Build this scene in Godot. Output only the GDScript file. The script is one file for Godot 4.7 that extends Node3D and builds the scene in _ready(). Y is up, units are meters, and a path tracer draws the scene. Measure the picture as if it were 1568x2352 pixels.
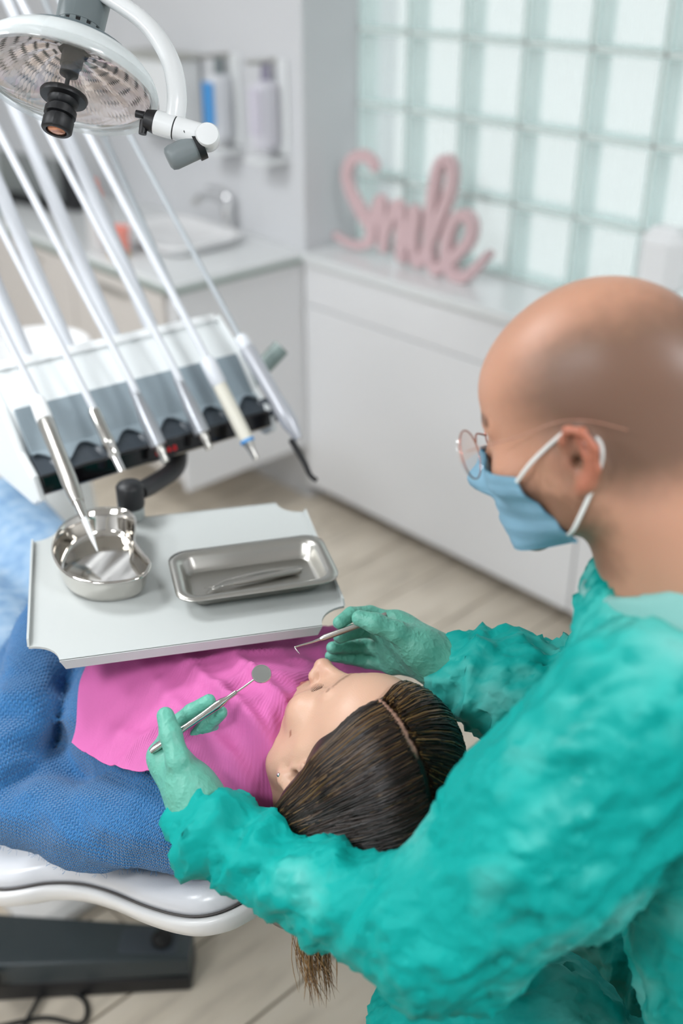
extends Node3D

# A dental surgery: a seated dentist works on a reclined patient beside an instrument unit; glass-block window behind.
# World axes follow the room: +X towards the window wall, -Z towards the far end, Y up, metres.

var M := {}
var used := {}
var rng := RandomNumberGenerator.new()


# ------------------------------------------------------------------ names, tags
func numbered(called: String) -> String:
	var n: int = used.get(called, 0)
	used[called] = n + 1
	return called if n == 0 else "%s_%03d" % [called, n]

func thing(called: String, label: String, category: String, at := Vector3.ZERO, turn := Basis.IDENTITY, group := "") -> Node3D:
	var o := Node3D.new()
	o.name = numbered(called)
	add_child(o)
	o.transform = Transform3D(turn, at)
	tag(o, label, category, group)
	return o

func tag(o: Node, label: String, category := "", group := "", kind := "") -> Node:
	if label: o.set_meta("label", label)
	if category: o.set_meta("category", category)
	if group: o.set_meta("group", group)
	if kind: o.set_meta("kind", kind)
	return o

func part(called: String, mesh: Mesh, m: Material, parent: Node, xf := Transform3D.IDENTITY) -> MeshInstance3D:
	var o := MeshInstance3D.new()
	o.name = called if parent != self else numbered(called)
	o.mesh = mesh
	o.material_override = m
	o.transform = xf
	parent.add_child(o, true)
	return o

func struct(called: String, mesh: Mesh, m: Material, xf := Transform3D.IDENTITY) -> MeshInstance3D:
	var o := part(called, mesh, m, self, xf)
	o.set_meta("kind", "structure")
	return o


# ------------------------------------------------------------------ materials
func col(r: int, g: int, b: int) -> Color:
	return Color(r / 255.0, g / 255.0, b / 255.0)

func mat(called: String, c: Color, rough := 0.5, metal := 0.0) -> StandardMaterial3D:
	var m := StandardMaterial3D.new()
	m.resource_name = called
	m.albedo_color = c
	m.roughness = rough
	m.metallic = metal
	M[called] = m
	return m

func noise_tex(freq: float, size := 512, octaves := 4, kind := FastNoiseLite.TYPE_SIMPLEX_SMOOTH, fractal := FastNoiseLite.FRACTAL_FBM, sd := 1) -> NoiseTexture2D:
	var n := FastNoiseLite.new()
	n.noise_type = kind
	n.frequency = freq
	n.fractal_type = fractal
	n.fractal_octaves = octaves
	n.seed = sd
	var t := NoiseTexture2D.new()
	t.noise = n
	t.width = size
	t.height = size
	t.seamless = true
	return t

func ramped(t: NoiseTexture2D, stops: Array) -> NoiseTexture2D:
	var g := Gradient.new()
	g.offsets = PackedFloat32Array(stops.map(func(s): return s[0]))
	g.colors = PackedColorArray(stops.map(func(s): return s[1]))
	t.color_ramp = g
	return t

func tri(m: StandardMaterial3D, s: float, world := false) -> StandardMaterial3D:
	m.uv1_triplanar = true
	m.uv1_world_triplanar = world
	m.uv1_triplanar_sharpness = 4.0
	m.uv1_scale = Vector3.ONE * s
	return m

func relief(m: StandardMaterial3D, t: Texture2D, cm: float) -> StandardMaterial3D:
	m.heightmap_enabled = true
	m.heightmap_texture = t
	m.heightmap_scale = cm
	return m


# ------------------------------------------------------------------ mesh pieces
var groups := 10
func new_group() -> int:
	groups += 50
	return groups

func begin() -> SurfaceTool:
	var st := SurfaceTool.new()
	st.begin(Mesh.PRIMITIVE_TRIANGLES)
	return st

func done(st: SurfaceTool) -> ArrayMesh:
	st.generate_normals()
	st.index()
	return st.commit()

func quad(st: SurfaceTool, a: Vector3, b: Vector3, c: Vector3, d: Vector3, g := -1) -> void:
	st.set_smooth_group(g)
	for p in [a, b, c, a, c, d]:
		st.add_vertex(p)

func tri3(st: SurfaceTool, a: Vector3, b: Vector3, c: Vector3, g := -1) -> void:
	st.set_smooth_group(g)
	st.add_vertex(a)
	st.add_vertex(b)
	st.add_vertex(c)

# box with chamfered edges, centred, placed by xf
func bx(st: SurfaceTool, size: Vector3, bev := 0.0, xf := Transform3D.IDENTITY) -> void:
	var h := size * 0.5
	var b := minf(bev, minf(h.x, minf(h.y, h.z)) * 0.98)
	var v := func(x: float, y: float, z: float) -> Vector3: return xf * Vector3(x, y, z)
	for ax in 3:
		var a1 := (ax + 1) % 3
		var a2 := (ax + 2) % 3
		for s in [-1.0, 1.0]:
			var q := []
			for k in [[-1, -1], [1, -1], [1, 1], [-1, 1]]:
				var p := Vector3.ZERO
				p[ax] = s * h[ax]
				p[a1] = k[0] * (h[a1] - b)
				p[a2] = k[1] * (h[a2] - b)
				q.append(xf * p)
			if s > 0: quad(st, q[3], q[2], q[1], q[0])
			else: quad(st, q[0], q[1], q[2], q[3])
	if b <= 0.0: return
	for ax in 3:
		var a1 := (ax + 1) % 3
		var a2 := (ax + 2) % 3
		for s1 in [-1.0, 1.0]:
			for s2 in [-1.0, 1.0]:
				var q := []
				for k in [[-1.0, 0], [1.0, 0], [1.0, 1], [-1.0, 1]]:
					var p := Vector3.ZERO
					p[ax] = k[0] * (h[ax] - b)
					p[a1] = s1 * (h[a1] - (b if k[1] == 1 else 0.0))
					p[a2] = s2 * (h[a2] - (0.0 if k[1] == 1 else b))
					q.append(xf * p)
				if s1 * s2 > 0: quad(st, q[3], q[2], q[1], q[0])
				else: quad(st, q[0], q[1], q[2], q[3])
	for sx in [-1.0, 1.0]:
		for sy in [-1.0, 1.0]:
			for sz in [-1.0, 1.0]:
				var p := Vector3(sx * (h.x - b), sy * (h.y - b), sz * (h.z - b))
				var a := xf * (p + Vector3(sx * b, 0, 0))
				var c := xf * (p + Vector3(0, sy * b, 0))
				var d := xf * (p + Vector3(0, 0, sz * b))
				if sx * sy * sz > 0: tri3(st, a, d, c)
				else: tri3(st, a, c, d)

func box_mesh(size: Vector3, bev := 0.0) -> ArrayMesh:
	var st := begin()
	bx(st, size, bev)
	return done(st)

# a box given by its two corners
func span(lo: Vector3, hi: Vector3, bev := 0.0) -> ArrayMesh:
	var st := begin()
	bx(st, hi - lo, bev, Transform3D(Basis.IDENTITY, (lo + hi) * 0.5))
	return done(st)

# surface of revolution round local Y; profile points are (radius, height) from bottom to top
func lathe(st: SurfaceTool, prof: Array, seg := 32, xf := Transform3D.IDENTITY, crease := 0.6) -> void:
	var g := new_group()
	var prev := Vector2.ZERO
	for i in prof.size() - 1:
		var a: Vector2 = prof[i]
		var b: Vector2 = prof[i + 1]
		var dir := (b - a).normalized()
		if i > 0 and dir.dot(prev) < crease: g += 1
		prev = dir
		for k in seg:
			var t0 := TAU * k / seg
			var t1 := TAU * (k + 1) / seg
			var p00 := xf * Vector3(a.x * cos(t0), a.y, a.x * sin(t0))
			var p01 := xf * Vector3(a.x * cos(t1), a.y, a.x * sin(t1))
			var p10 := xf * Vector3(b.x * cos(t0), b.y, b.x * sin(t0))
			var p11 := xf * Vector3(b.x * cos(t1), b.y, b.x * sin(t1))
			st.set_smooth_group(g)
			if a.x > 1e-6:
				st.add_vertex(p00); st.add_vertex(p01); st.add_vertex(p11)
			if b.x > 1e-6:
				st.add_vertex(p00); st.add_vertex(p11); st.add_vertex(p10)

func lathe_mesh(prof: Array, seg := 32, xf := Transform3D.IDENTITY) -> ArrayMesh:
	var st := begin()
	lathe(st, prof, seg, xf)
	return done(st)

# frame whose local Y runs along d
func along(d: Vector3, at := Vector3.ZERO, hint := Vector3.UP) -> Transform3D:
	var y := d.normalized()
	if absf(y.dot(hint)) > 0.98: hint = Vector3(0.3, 0.1, 0.95)
	var x := hint.cross(y).normalized()
	return Transform3D(Basis(x, y, x.cross(y)), at)

# round-section tube through points with radii (one number or one per point); elliptical with flat != 1
func tube(st: SurfaceTool, pts: Array, rad, seg := 12, caps := true, flat := 1.0, hint := Vector3(0.13, 0.98, 0.17)) -> void:
	var g := new_group()
	var rings := []
	var n := pts.size()
	var x := Vector3.ZERO
	for i in n:
		var d: Vector3 = (pts[mini(i + 1, n - 1)] - pts[maxi(i - 1, 0)]).normalized()
		if i == 0:
			var h := hint if absf(hint.dot(d)) < 0.95 else Vector3(0.9, 0.2, 0.3)
			x = h.cross(d).normalized()
		else:
			x = (x - d * x.dot(d)).normalized()
		var y := d.cross(x)
		var r: float = rad[i] if rad is Array else rad
		var ring := []
		for k in seg:
			var t := TAU * k / seg
			ring.append(pts[i] + (x * cos(t) + y * sin(t) * flat) * r)
		rings.append(ring)
	for i in n - 1:
		for k in seg:
			var k1 := (k + 1) % seg
			quad(st, rings[i][k], rings[i + 1][k], rings[i + 1][k1], rings[i][k1], g)
	if caps:
		for e in [0, n - 1]:
			for k in seg:
				var k1 := (k + 1) % seg
				if e == 0: tri3(st, pts[0], rings[0][k], rings[0][k1])
				else: tri3(st, pts[e], rings[e][k1], rings[e][k])

func tube_mesh(pts: Array, rad, seg := 12, flat := 1.0, hint := Vector3(0.13, 0.98, 0.17)) -> ArrayMesh:
	var st := begin()
	tube(st, pts, rad, seg, true, flat, hint)
	return done(st)

# smooth curve through control points
func curve(ctrl: Array, steps := 8, closed := false) -> Array:
	var out := []
	var n := ctrl.size()
	var last := n if closed else n - 1
	for i in last:
		var p0 = ctrl[(i - 1 + n) % n] if closed or i > 0 else ctrl[0]
		var p1 = ctrl[i]
		var p2 = ctrl[(i + 1) % n]
		var p3 = ctrl[(i + 2) % n] if closed or i + 2 < n else ctrl[n - 1]
		for k in steps:
			var t := float(k) / steps
			out.append(0.5 * ((2.0 * p1) + (p2 - p0) * t + (2.0 * p0 - 5.0 * p1 + 4.0 * p2 - p3) * t * t + (3.0 * p1 - p0 - 3.0 * p2 + p3) * t * t * t))
	if not closed: out.append(ctrl[n - 1])
	return out

# extrude a polygon (XY plane) along +Z by depth, chamfered front and back
func prism(st: SurfaceTool, poly: PackedVector2Array, depth: float, bev := 0.0, xf := Transform3D.IDENTITY) -> void:
	if Geometry2D.is_polygon_clockwise(poly): poly.reverse()
	var inner := poly
	if bev > 0.0:
		var off := Geometry2D.offset_polygon(poly, -bev, Geometry2D.JOIN_MITER)
		if off.size() == 1:
			inner = off[0]
			if Geometry2D.is_polygon_clockwise(inner): inner.reverse()
			if inner.size() != poly.size():
				inner = poly
				bev = 0.0
			else:   # align the starts
				var best := 0
				for k in inner.size():
					if inner[k].distance_to(poly[0]) < inner[best].distance_to(poly[0]): best = k
				var al := PackedVector2Array()
				for k in inner.size(): al.append(inner[(k + best) % inner.size()])
				inner = al
		else:
			bev = 0.0
	var tr := Geometry2D.triangulate_polygon(inner)
	for i in range(0, tr.size(), 3):
		var a := inner[tr[i]]
		var b := inner[tr[i + 1]]
		var c := inner[tr[i + 2]]
		if (b - a).cross(c - a) < 0.0:
			var q := b
			b = c
			c = q
		tri3(st, xf * Vector3(a.x, a.y, depth), xf * Vector3(c.x, c.y, depth), xf * Vector3(b.x, b.y, depth))
		tri3(st, xf * Vector3(a.x, a.y, 0), xf * Vector3(b.x, b.y, 0), xf * Vector3(c.x, c.y, 0))
	var n := poly.size()
	var g := new_group()
	for i in n:
		var j := (i + 1) % n
		var a := poly[i]
		var b := poly[j]
		quad(st, xf * Vector3(a.x, a.y, bev), xf * Vector3(a.x, a.y, depth - bev), xf * Vector3(b.x, b.y, depth - bev), xf * Vector3(b.x, b.y, bev), g if n > 12 else -1)
		if bev > 0.0:
			var ia := inner[i]
			var ib := inner[j]
			quad(st, xf * Vector3(a.x, a.y, depth - bev), xf * Vector3(ia.x, ia.y, depth), xf * Vector3(ib.x, ib.y, depth), xf * Vector3(b.x, b.y, depth - bev))
			quad(st, xf * Vector3(ia.x, ia.y, 0), xf * Vector3(a.x, a.y, bev), xf * Vector3(b.x, b.y, bev), xf * Vector3(ib.x, ib.y, 0))

func prism_mesh(poly: PackedVector2Array, depth: float, bev := 0.0, xf := Transform3D.IDENTITY) -> ArrayMesh:
	var st := begin()
	prism(st, poly, depth, bev, xf)
	return done(st)

func round_rect(w: float, h: float, r: float, seg := 6) -> PackedVector2Array:
	var out := PackedVector2Array()
	for c in [[1, 1, 0.0], [-1, 1, 0.5], [-1, -1, 1.0], [1, -1, 1.5]]:
		for k in seg + 1:
			var t: float = (c[2] + 0.5 * k / seg) * PI
			out.append(Vector2(c[0] * (w * 0.5 - r) + r * cos(t), c[1] * (h * 0.5 - r) + r * sin(t)))
	return out

# skin between a stack of closed rings (same point count); caps fan the first / last
func skin(st: SurfaceTool, rings: Array, cap0 := false, cap1 := false, closed := true, flip := false) -> void:
	var g := new_group()
	var m: int = rings[0].size()
	for i in rings.size() - 1:
		for k in (m if closed else m - 1):
			var k1 := (k + 1) % m
			if flip: quad(st, rings[i][k], rings[i][k1], rings[i + 1][k1], rings[i + 1][k], g)
			else: quad(st, rings[i][k], rings[i + 1][k], rings[i + 1][k1], rings[i][k1], g)
	for e in 2:
		if (e == 0 and not cap0) or (e == 1 and not cap1): continue
		var ring: Array = rings[0] if e == 0 else rings[-1]
		var c := Vector3.ZERO
		for p in ring: c += p
		c /= m
		for k in m:
			var k1 := (k + 1) % m
			if (e == 0) != flip: tri3(st, c, ring[k], ring[k1])
			else: tri3(st, c, ring[k1], ring[k])


# ------------------------------------------------------------------ smooth solids: distance fields meshed as surface nets
class Field:
	var kind := PackedInt32Array()      # 0 tapered capsule, 1 ellipsoid
	var a := PackedVector3Array()
	var b := PackedVector3Array()
	var ra := PackedFloat32Array()
	var rb := PackedFloat32Array()
	var k := PackedFloat32Array()
	var cut := PackedByteArray()
	var inv: Array[Basis] = []
	var rad := PackedVector3Array()

	func bone(p: Vector3, q: Vector3, r0: float, r1: float, blend := 0.02, minus := false) -> Field:
		kind.append(0); a.append(p); b.append(q); ra.append(r0); rb.append(r1); k.append(blend); cut.append(1 if minus else 0)
		inv.append(Basis.IDENTITY); rad.append(Vector3.ONE)
		return self

	func chain(pts: Array, rs: Array, blend := 0.02) -> Field:
		for i in pts.size() - 1: bone(pts[i], pts[i + 1], rs[i], rs[i + 1], blend)
		return self

	func ball(c: Vector3, r: Vector3, blend := 0.02, turn := Basis.IDENTITY, minus := false) -> Field:
		kind.append(1); a.append(c); b.append(c); ra.append(minf(r.x, minf(r.y, r.z))); rb.append(0.0); k.append(blend); cut.append(1 if minus else 0)
		inv.append(turn.inverse()); rad.append(r)
		return self

	func one(i: int, p: Vector3) -> float:
		if kind[i] == 0:
			var ba := b[i] - a[i]
			var pa := p - a[i]
			var h := clampf(pa.dot(ba) / maxf(ba.length_squared(), 1e-12), 0.0, 1.0)
			return (pa - ba * h).length() - lerpf(ra[i], rb[i], h)
		var q := inv[i] * (p - a[i])
		var r := rad[i]
		var k0 := (q / r).length()
		var k1 := (q / (r * r)).length()
		return k0 * (k0 - 1.0) / k1 if k1 > 1e-9 else -ra[i]

	func value(p: Vector3, list: PackedInt32Array) -> float:
		var d := 1e3
		for i in list:
			var e := one(i, p)
			var kk := k[i]
			if cut[i]:
				var h := maxf(kk - absf(d + e), 0.0) / kk
				d = maxf(d, -e) + h * h * kk * 0.25
			else:
				var h := maxf(kk - absf(d - e), 0.0) / kk
				d = minf(d, e) - h * h * kk * 0.25
		return d

	# mesh arrays inside box lo..hi with cells of size c; bump: extra distance Callable(p) or null
	func net(lo: Vector3, hi: Vector3, c: float, bump = null, reach := 0.0) -> Array:
		var nx := int(ceil((hi.x - lo.x) / c)) + 1
		var ny := int(ceil((hi.y - lo.y) / c)) + 1
		var nz := int(ceil((hi.z - lo.z) / c)) + 1
		var B := 6
		nx = int(ceil(float(nx) / B)) * B
		ny = int(ceil(float(ny) / B)) * B
		nz = int(ceil(float(nz) / B)) * B
		var val := PackedFloat32Array()
		val.resize(nx * ny * nz)
		val.fill(1e3)
		var all := PackedInt32Array(range(kind.size()))
		var half := c * B * 0.5
		var diag := half * 1.7321
		var active := []
		var sx := ny * nz
		var sy := nz
		for bx0 in range(0, nx, B):
			for by0 in range(0, ny, B):
				for bz0 in range(0, nz, B):
					var mid := lo + Vector3(bx0, by0, bz0) * c + Vector3.ONE * half
					var ds := PackedFloat32Array()
					var dm := 1e3
					var km := 0.0
					for i in all:
						var e := one(i, mid)
						ds.append(e)
						if not cut[i] and e < dm: dm = e
						km = maxf(km, k[i])
					if dm > diag * 1.35 + km * 0.6 + reach: continue
					var list := PackedInt32Array()
					var near := false
					for i in all:
						if cut[i]:
							if ds[i] < diag * 1.5 + k[i]: list.append(i)
						elif ds[i] < dm + diag * 2.6 + k[i] + 0.01: list.append(i)
					var full := value(mid, list)
					if full < -(diag * 1.5 + reach + km):
						for x in range(bx0, bx0 + B):
							for y in range(by0, by0 + B):
								for z in range(bz0, bz0 + B): val[x * sx + y * sy + z] = -1e3
						continue
					active.append(Vector3i(bx0, by0, bz0))
					for x in range(bx0, bx0 + B):
						for y in range(by0, by0 + B):
							for z in range(bz0, bz0 + B):
								var p := lo + Vector3(x, y, z) * c
								var d := value(p, list)
								if bump != null and absf(d) < reach * 2.0 + c * 2.0: d += bump.call(p)
								val[x * sx + y * sy + z] = d
		var verts := PackedVector3Array()
		var norms := PackedVector3Array()
		var index := PackedInt32Array()
		var cell := {}
		var off := [0, sx, sy, sx + sy, 1, sx + 1, sy + 1, sx + sy + 1]
		var cor := [Vector3(0, 0, 0), Vector3(1, 0, 0), Vector3(0, 1, 0), Vector3(1, 1, 0), Vector3(0, 0, 1), Vector3(1, 0, 1), Vector3(0, 1, 1), Vector3(1, 1, 1)]
		var edges := [[0, 1], [2, 3], [4, 5], [6, 7], [0, 2], [1, 3], [4, 6], [5, 7], [0, 4], [1, 5], [2, 6], [3, 7]]
		var todo := {}
		for bl in active:
			for dx in [0, -1]:
				for dy in [0, -1]:
					for dz in [0, -1]: todo[bl + Vector3i(dx, dy, dz) * B] = true
		for bl in todo:
			for x in range(maxi(bl.x, 0), mini(bl.x + B, nx - 1)):
				for y in range(maxi(bl.y, 0), mini(bl.y + B, ny - 1)):
					for z in range(maxi(bl.z, 0), mini(bl.z + B, nz - 1)):
						var at := x * sx + y * sy + z
						var neg := 0
						for o in off:
							if val[at + o] < 0.0: neg += 1
						if neg == 0 or neg == 8: continue
						var sum := Vector3.ZERO
						var cnt := 0
						for e in edges:
							var v0 := val[at + off[e[0]]]
							var v1 := val[at + off[e[1]]]
							if (v0 < 0.0) != (v1 < 0.0):
								sum += cor[e[0]].lerp(cor[e[1]], clampf(v0 / (v0 - v1), 0.02, 0.98))
								cnt += 1
						cell[at] = verts.size()
						verts.append(lo + (Vector3(x, y, z) + sum / cnt) * c)
		norms.resize(verts.size())
		var steps := [[sx, sy, 1], [sy, 1, sx], [1, sx, sy]]
		for at in cell:
			for s in steps:
				var v0 := val[at]
				var v1 := val[at + s[0]]
				if (v0 < 0.0) == (v1 < 0.0): continue
				var i0 = cell.get(at)
				var i1 = cell.get(at - s[1])
				var i2 = cell.get(at - s[1] - s[2])
				var i3 = cell.get(at - s[2])
				if i1 == null or i2 == null or i3 == null: continue
				if v0 < 0.0: index.append_array([i0, i2, i1, i0, i3, i2])
				else: index.append_array([i0, i1, i2, i0, i2, i3])
		for t in range(0, index.size(), 3):
			var n := (verts[index[t + 2]] - verts[index[t]]).cross(verts[index[t + 1]] - verts[index[t]])
			norms[index[t]] += n
			norms[index[t + 1]] += n
			norms[index[t + 2]] += n
		for i in norms.size(): norms[i] = norms[i].normalized()
		return [verts, norms, index]


# joins net() results into one mesh; paint: Callable(point, normal) -> linear vertex colour; push: Callable(point, normal) -> offset along normal
func net_mesh(nets: Array, paint = null, push = null) -> ArrayMesh:
	var v := PackedVector3Array()
	var n := PackedVector3Array()
	var ix := PackedInt32Array()
	for t in nets:
		var base := v.size()
		var tv: PackedVector3Array = t[0]
		var tn: PackedVector3Array = t[1]
		var ti: PackedInt32Array = t[2]
		if push != null:
			var moved := tv.duplicate()
			for i in tv.size(): moved[i] = tv[i] + tn[i] * push.call(tv[i], tn[i])
			tv = moved
			tn = PackedVector3Array()
			tn.resize(tv.size())
			for i in range(0, ti.size(), 3):
				var nn := (tv[ti[i + 2]] - tv[ti[i]]).cross(tv[ti[i + 1]] - tv[ti[i]])
				tn[ti[i]] += nn
				tn[ti[i + 1]] += nn
				tn[ti[i + 2]] += nn
			for i in tn.size(): tn[i] = tn[i].normalized()
		v.append_array(tv)
		n.append_array(tn)
		for i in ti: ix.append(i + base)
	var arr := []
	arr.resize(Mesh.ARRAY_MAX)
	arr[Mesh.ARRAY_VERTEX] = v
	arr[Mesh.ARRAY_NORMAL] = n
	arr[Mesh.ARRAY_INDEX] = ix
	if paint != null:
		var c := PackedColorArray()
		c.resize(v.size())
		for i in v.size(): c[i] = paint.call(v[i], n[i])
		arr[Mesh.ARRAY_COLOR] = c
	var m := ArrayMesh.new()
	m.add_surface_from_arrays(Mesh.PRIMITIVE_TRIANGLES, arr)
	return m


# ------------------------------------------------------------------ the room
func make_materials() -> void:
	var m := mat("wall_paint", col(214, 215, 217), 0.75)
	relief(tri(m, 1.5, true), noise_tex(0.06, 256, 3), 0.03)
	mat("ceiling_paint", col(236, 236, 236), 0.9)
	mat("gloss_white", col(232, 232, 232), 0.22)
	mat("cabinet_white", col(230, 230, 231), 0.35)
	mat("worktop_white", col(224, 226, 226), 0.2)
	mat("worktop_edge", col(150, 163, 156), 0.4)
	mat("grout", col(126, 114, 98), 0.9)
	mat("mortar", col(232, 234, 230), 0.9)
	mat("toe_kick", col(92, 80, 66), 0.6)  # darkened to paint in the shade of the gap under the cabinets
	mat("white_plastic", col(232, 234, 234), 0.3)
	mat("unit_white", col(236, 240, 240), 0.28)
	mat("unit_grey", col(148, 162, 170), 0.38)
	mat("unit_charcoal", col(58, 66, 74), 0.45)
	mat("unit_black", col(9, 8, 10), 0.12)
	mat("black_plastic", col(22, 23, 26), 0.45)
	mat("dark_grey_plastic", col(50, 59, 63), 0.42)
	mat("grey_plastic", col(118, 128, 130), 0.4)
	mat("rubber_black", col(14, 14, 15), 0.7)
	mat("hose_white", col(214, 217, 222), 0.4)
	mat("hose_grey", col(176, 182, 186), 0.4)
	mat("steel", col(205, 203, 198), 0.16, 1.0)
	mat("steel_mirror", col(212, 208, 202), 0.05, 1.0)
	mat("chrome", col(225, 225, 225), 0.06, 1.0)
	m = mat("steel_brushed", col(190, 188, 182), 0.3, 1.0)
	relief(tri(m, 20.0), noise_tex(0.2, 128, 2), 0.003)
	m = mat("tray_enamel", col(190, 194, 192), 0.42)
	mat("cream_plastic", col(222, 218, 204), 0.35)
	mat("sky_blue_plastic", col(70, 150, 215), 0.4)
	mat("pink_sign", col(212, 182, 184), 0.5)
	mat("salmon_plastic", col(238, 150, 135), 0.5)
	mat("lime_plastic", col(176, 205, 40), 0.45)
	mat("teal_plastic", col(20, 130, 120), 0.45)
	mat("tan_card", col(196, 172, 128), 0.7)
	var wood := mat("plank_a", col(196, 186, 170), 0.42)
	var planks := [col(214, 203, 186), col(208, 197, 180), col(219, 208, 192)]
	for i in 3:
		var w := StandardMaterial3D.new()
		w.resource_name = "plank_%d" % i
		var t := noise_tex(0.012, 512, 5, FastNoiseLite.TYPE_SIMPLEX_SMOOTH, FastNoiseLite.FRACTAL_FBM, 11 + i)
		ramped(t, [[0.0, planks[i].darkened(0.12)], [0.45, planks[i]], [1.0, planks[i].lightened(0.10)]])
		w.albedo_texture = t
		w.roughness = 0.38
		w.uv1_triplanar = true
		w.uv1_world_triplanar = true
		w.uv1_scale = Vector3(0.55, 0.9, 2.6)
		w.uv1_offset = Vector3(0.3 * i, 0, 0.17 * i)
		M["plank_%d" % i] = w
	# glass blocks
	m = mat("block_glass", Color(0.95, 0.98, 0.975, 0.34), 0.22)
	m.transparency = BaseMaterial3D.TRANSPARENCY_ALPHA
	m = mat("block_outer_glass", Color(0.95, 0.98, 0.975, 0.14), 0.15)
	m.transparency = BaseMaterial3D.TRANSPARENCY_ALPHA
	m = mat("block_side_glass", Color(0.94, 0.975, 0.97), 0.35)
	m.backlight_enabled = true
	m.backlight = Color(0.9, 0.97, 0.96)
	m = mat("clear_plastic", Color(0.95, 0.97, 0.97, 0.04), 0.04)
	m.transparency = BaseMaterial3D.TRANSPARENCY_ALPHA
	m = mat("lens_glass", Color(0.97, 0.97, 0.97, 0.04), 0.02)
	m.transparency = BaseMaterial3D.TRANSPARENCY_ALPHA
	m = mat("lamp_panel", col(255, 252, 246), 0.6)
	m.emission_enabled = true
	m.emission = Color(1.0, 0.98, 0.95)
	m.emission_energy_multiplier = 2.2

const WX := 2.12          # inner face of the window wall
const GX := 2.332         # inner face of the glass blocks
const SILL := 0.845
const WZ0 := -2.392       # window from here
const WZ1 := -0.79        # to here
const WTOP := 2.247
const CEIL := 2.6

func build_room() -> void:
	var paint: Material = M.wall_paint
	# floor slab with planks of their own, 0.196 m wide, running along X
	var fl := struct("floor", span(Vector3(-2.3, -0.12, -4.7), Vector3(2.5, -0.004, 1.8)), M.grout)
	var widths := [0.8, 1.0, 1.18]
	var meshes := {}
	var row := 0
	var z := -4.52
	while z < -0.45:
		var x := -0.6 + fposmod(row * 0.437 + 0.186, 1.18) - 1.18
		while x < 2.2:
			var x0 := maxf(x, -0.6) + 0.002
			var x1 := minf(x + 1.18, 2.2) - 0.002
			if x1 - x0 > 0.02:
				var key := snappedf(x1 - x0, 0.001)
				if not meshes.has(key): meshes[key] = box_mesh(Vector3(key, 0.008, 0.1905), 0.0014)
				part("plank", meshes[key], M["plank_%d" % ((row * 2 + int(x * 3.0) + 9) % 3)], fl, Transform3D(Basis.IDENTITY, Vector3((x0 + x1) * 0.5, -0.004, z + 0.098)))
			x += 1.18
		z += 0.196
		row += 1
	struct("ceiling", span(Vector3(-2.3, CEIL, -4.7), Vector3(2.5, CEIL + 0.12, 1.8)), M.ceiling_paint)
	struct("wall_back", span(Vector3(-2.3, 0, -4.7), Vector3(2.5, CEIL, -4.55)), paint)
	struct("wall_near", span(Vector3(-2.3, 0, 1.65), Vector3(2.5, CEIL, 1.8)), paint)
	struct("wall_left", span(Vector3(-2.3, 0, -4.55), Vector3(-2.15, CEIL, 1.65)), paint)
	# window wall: full-height piers, the low wall under the window, the lintel over it
	var st := begin()
	bx(st, Vector3(2.5 - WX, CEIL, WZ0 + 4.55), 0.0, Transform3D(Basis.IDENTITY, Vector3((WX + 2.5) / 2, CEIL / 2, (WZ0 - 4.55) / 2)))
	bx(st, Vector3(2.5 - WX, CEIL, 1.65 - WZ1), 0.0, Transform3D(Basis.IDENTITY, Vector3((WX + 2.5) / 2, CEIL / 2, (WZ1 + 1.65) / 2)))
	bx(st, Vector3(2.5 - GX, SILL - 0.03, WZ1 - WZ0), 0.0, Transform3D(Basis.IDENTITY, Vector3((GX + 2.5) / 2, (SILL - 0.03) / 2, (WZ0 + WZ1) / 2)))
	bx(st, Vector3(2.5 - WX, CEIL - WTOP, WZ1 - WZ0), 0.0, Transform3D(Basis.IDENTITY, Vector3((WX + 2.5) / 2, (CEIL + WTOP) / 2, (WZ0 + WZ1) / 2)))
	struct("wall_right", done(st), paint)
	struct("ground_outside", span(Vector3(2.5, -0.7, -30), Vector3(40, -0.5, 30)), mat("terrace_concrete", col(214, 216, 213), 0.9))
	# window of glass blocks, each a part of its own, in a mortar grid
	var win := Node3D.new()
	win.name = "window_1"
	add_child(win)
	tag(win, "window of ribbed square glass blocks over the white sill", "", "", "structure")
	var cols := 8
	var rows := 7
	st = begin()
	for i in cols + 1:
		bx(st, Vector3(0.07, rows * 0.2, 0.009), 0.0, Transform3D(Basis.IDENTITY, Vector3(GX + 0.041, SILL + 0.002 + rows * 0.1, -2.39 + 0.2 * i)))
	for j in rows + 1:
		bx(st, Vector3(0.07, 0.009, cols * 0.2), 0.0, Transform3D(Basis.IDENTITY, Vector3(GX + 0.041, SILL + 0.002 + 0.2 * j, -2.39 + cols * 0.1)))
	part("mortar_grid", done(st), M.mortar, win)
	var face := block_face(true)
	var back := block_face(false)
	var sides := block_sides()
	for i in cols:
		for j in rows:
			var at := Vector3(GX, SILL + 0.002 + 0.2 * j + 0.1, -2.39 + 0.2 * i + 0.1)
			var b := part("glass_block", sides, M.block_side_glass, win, Transform3D(Basis.IDENTITY, at))
			part("inner_pane", face, M.block_glass, b)
			part("outer_pane", back, M.block_outer_glass, b)

func block_sides() -> ArrayMesh:
	var st := begin()
	var h := 0.0955
	for s in [-1.0, 1.0]:
		bx(st, Vector3(0.078, 0.004, 0.19), 0.0, Transform3D(Basis.IDENTITY, Vector3(0.04, s * (h - 0.003), 0)))
		bx(st, Vector3(0.078, 0.19, 0.004), 0.0, Transform3D(Basis.IDENTITY, Vector3(0.04, 0, s * (h - 0.003))))
	return done(st)

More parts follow.
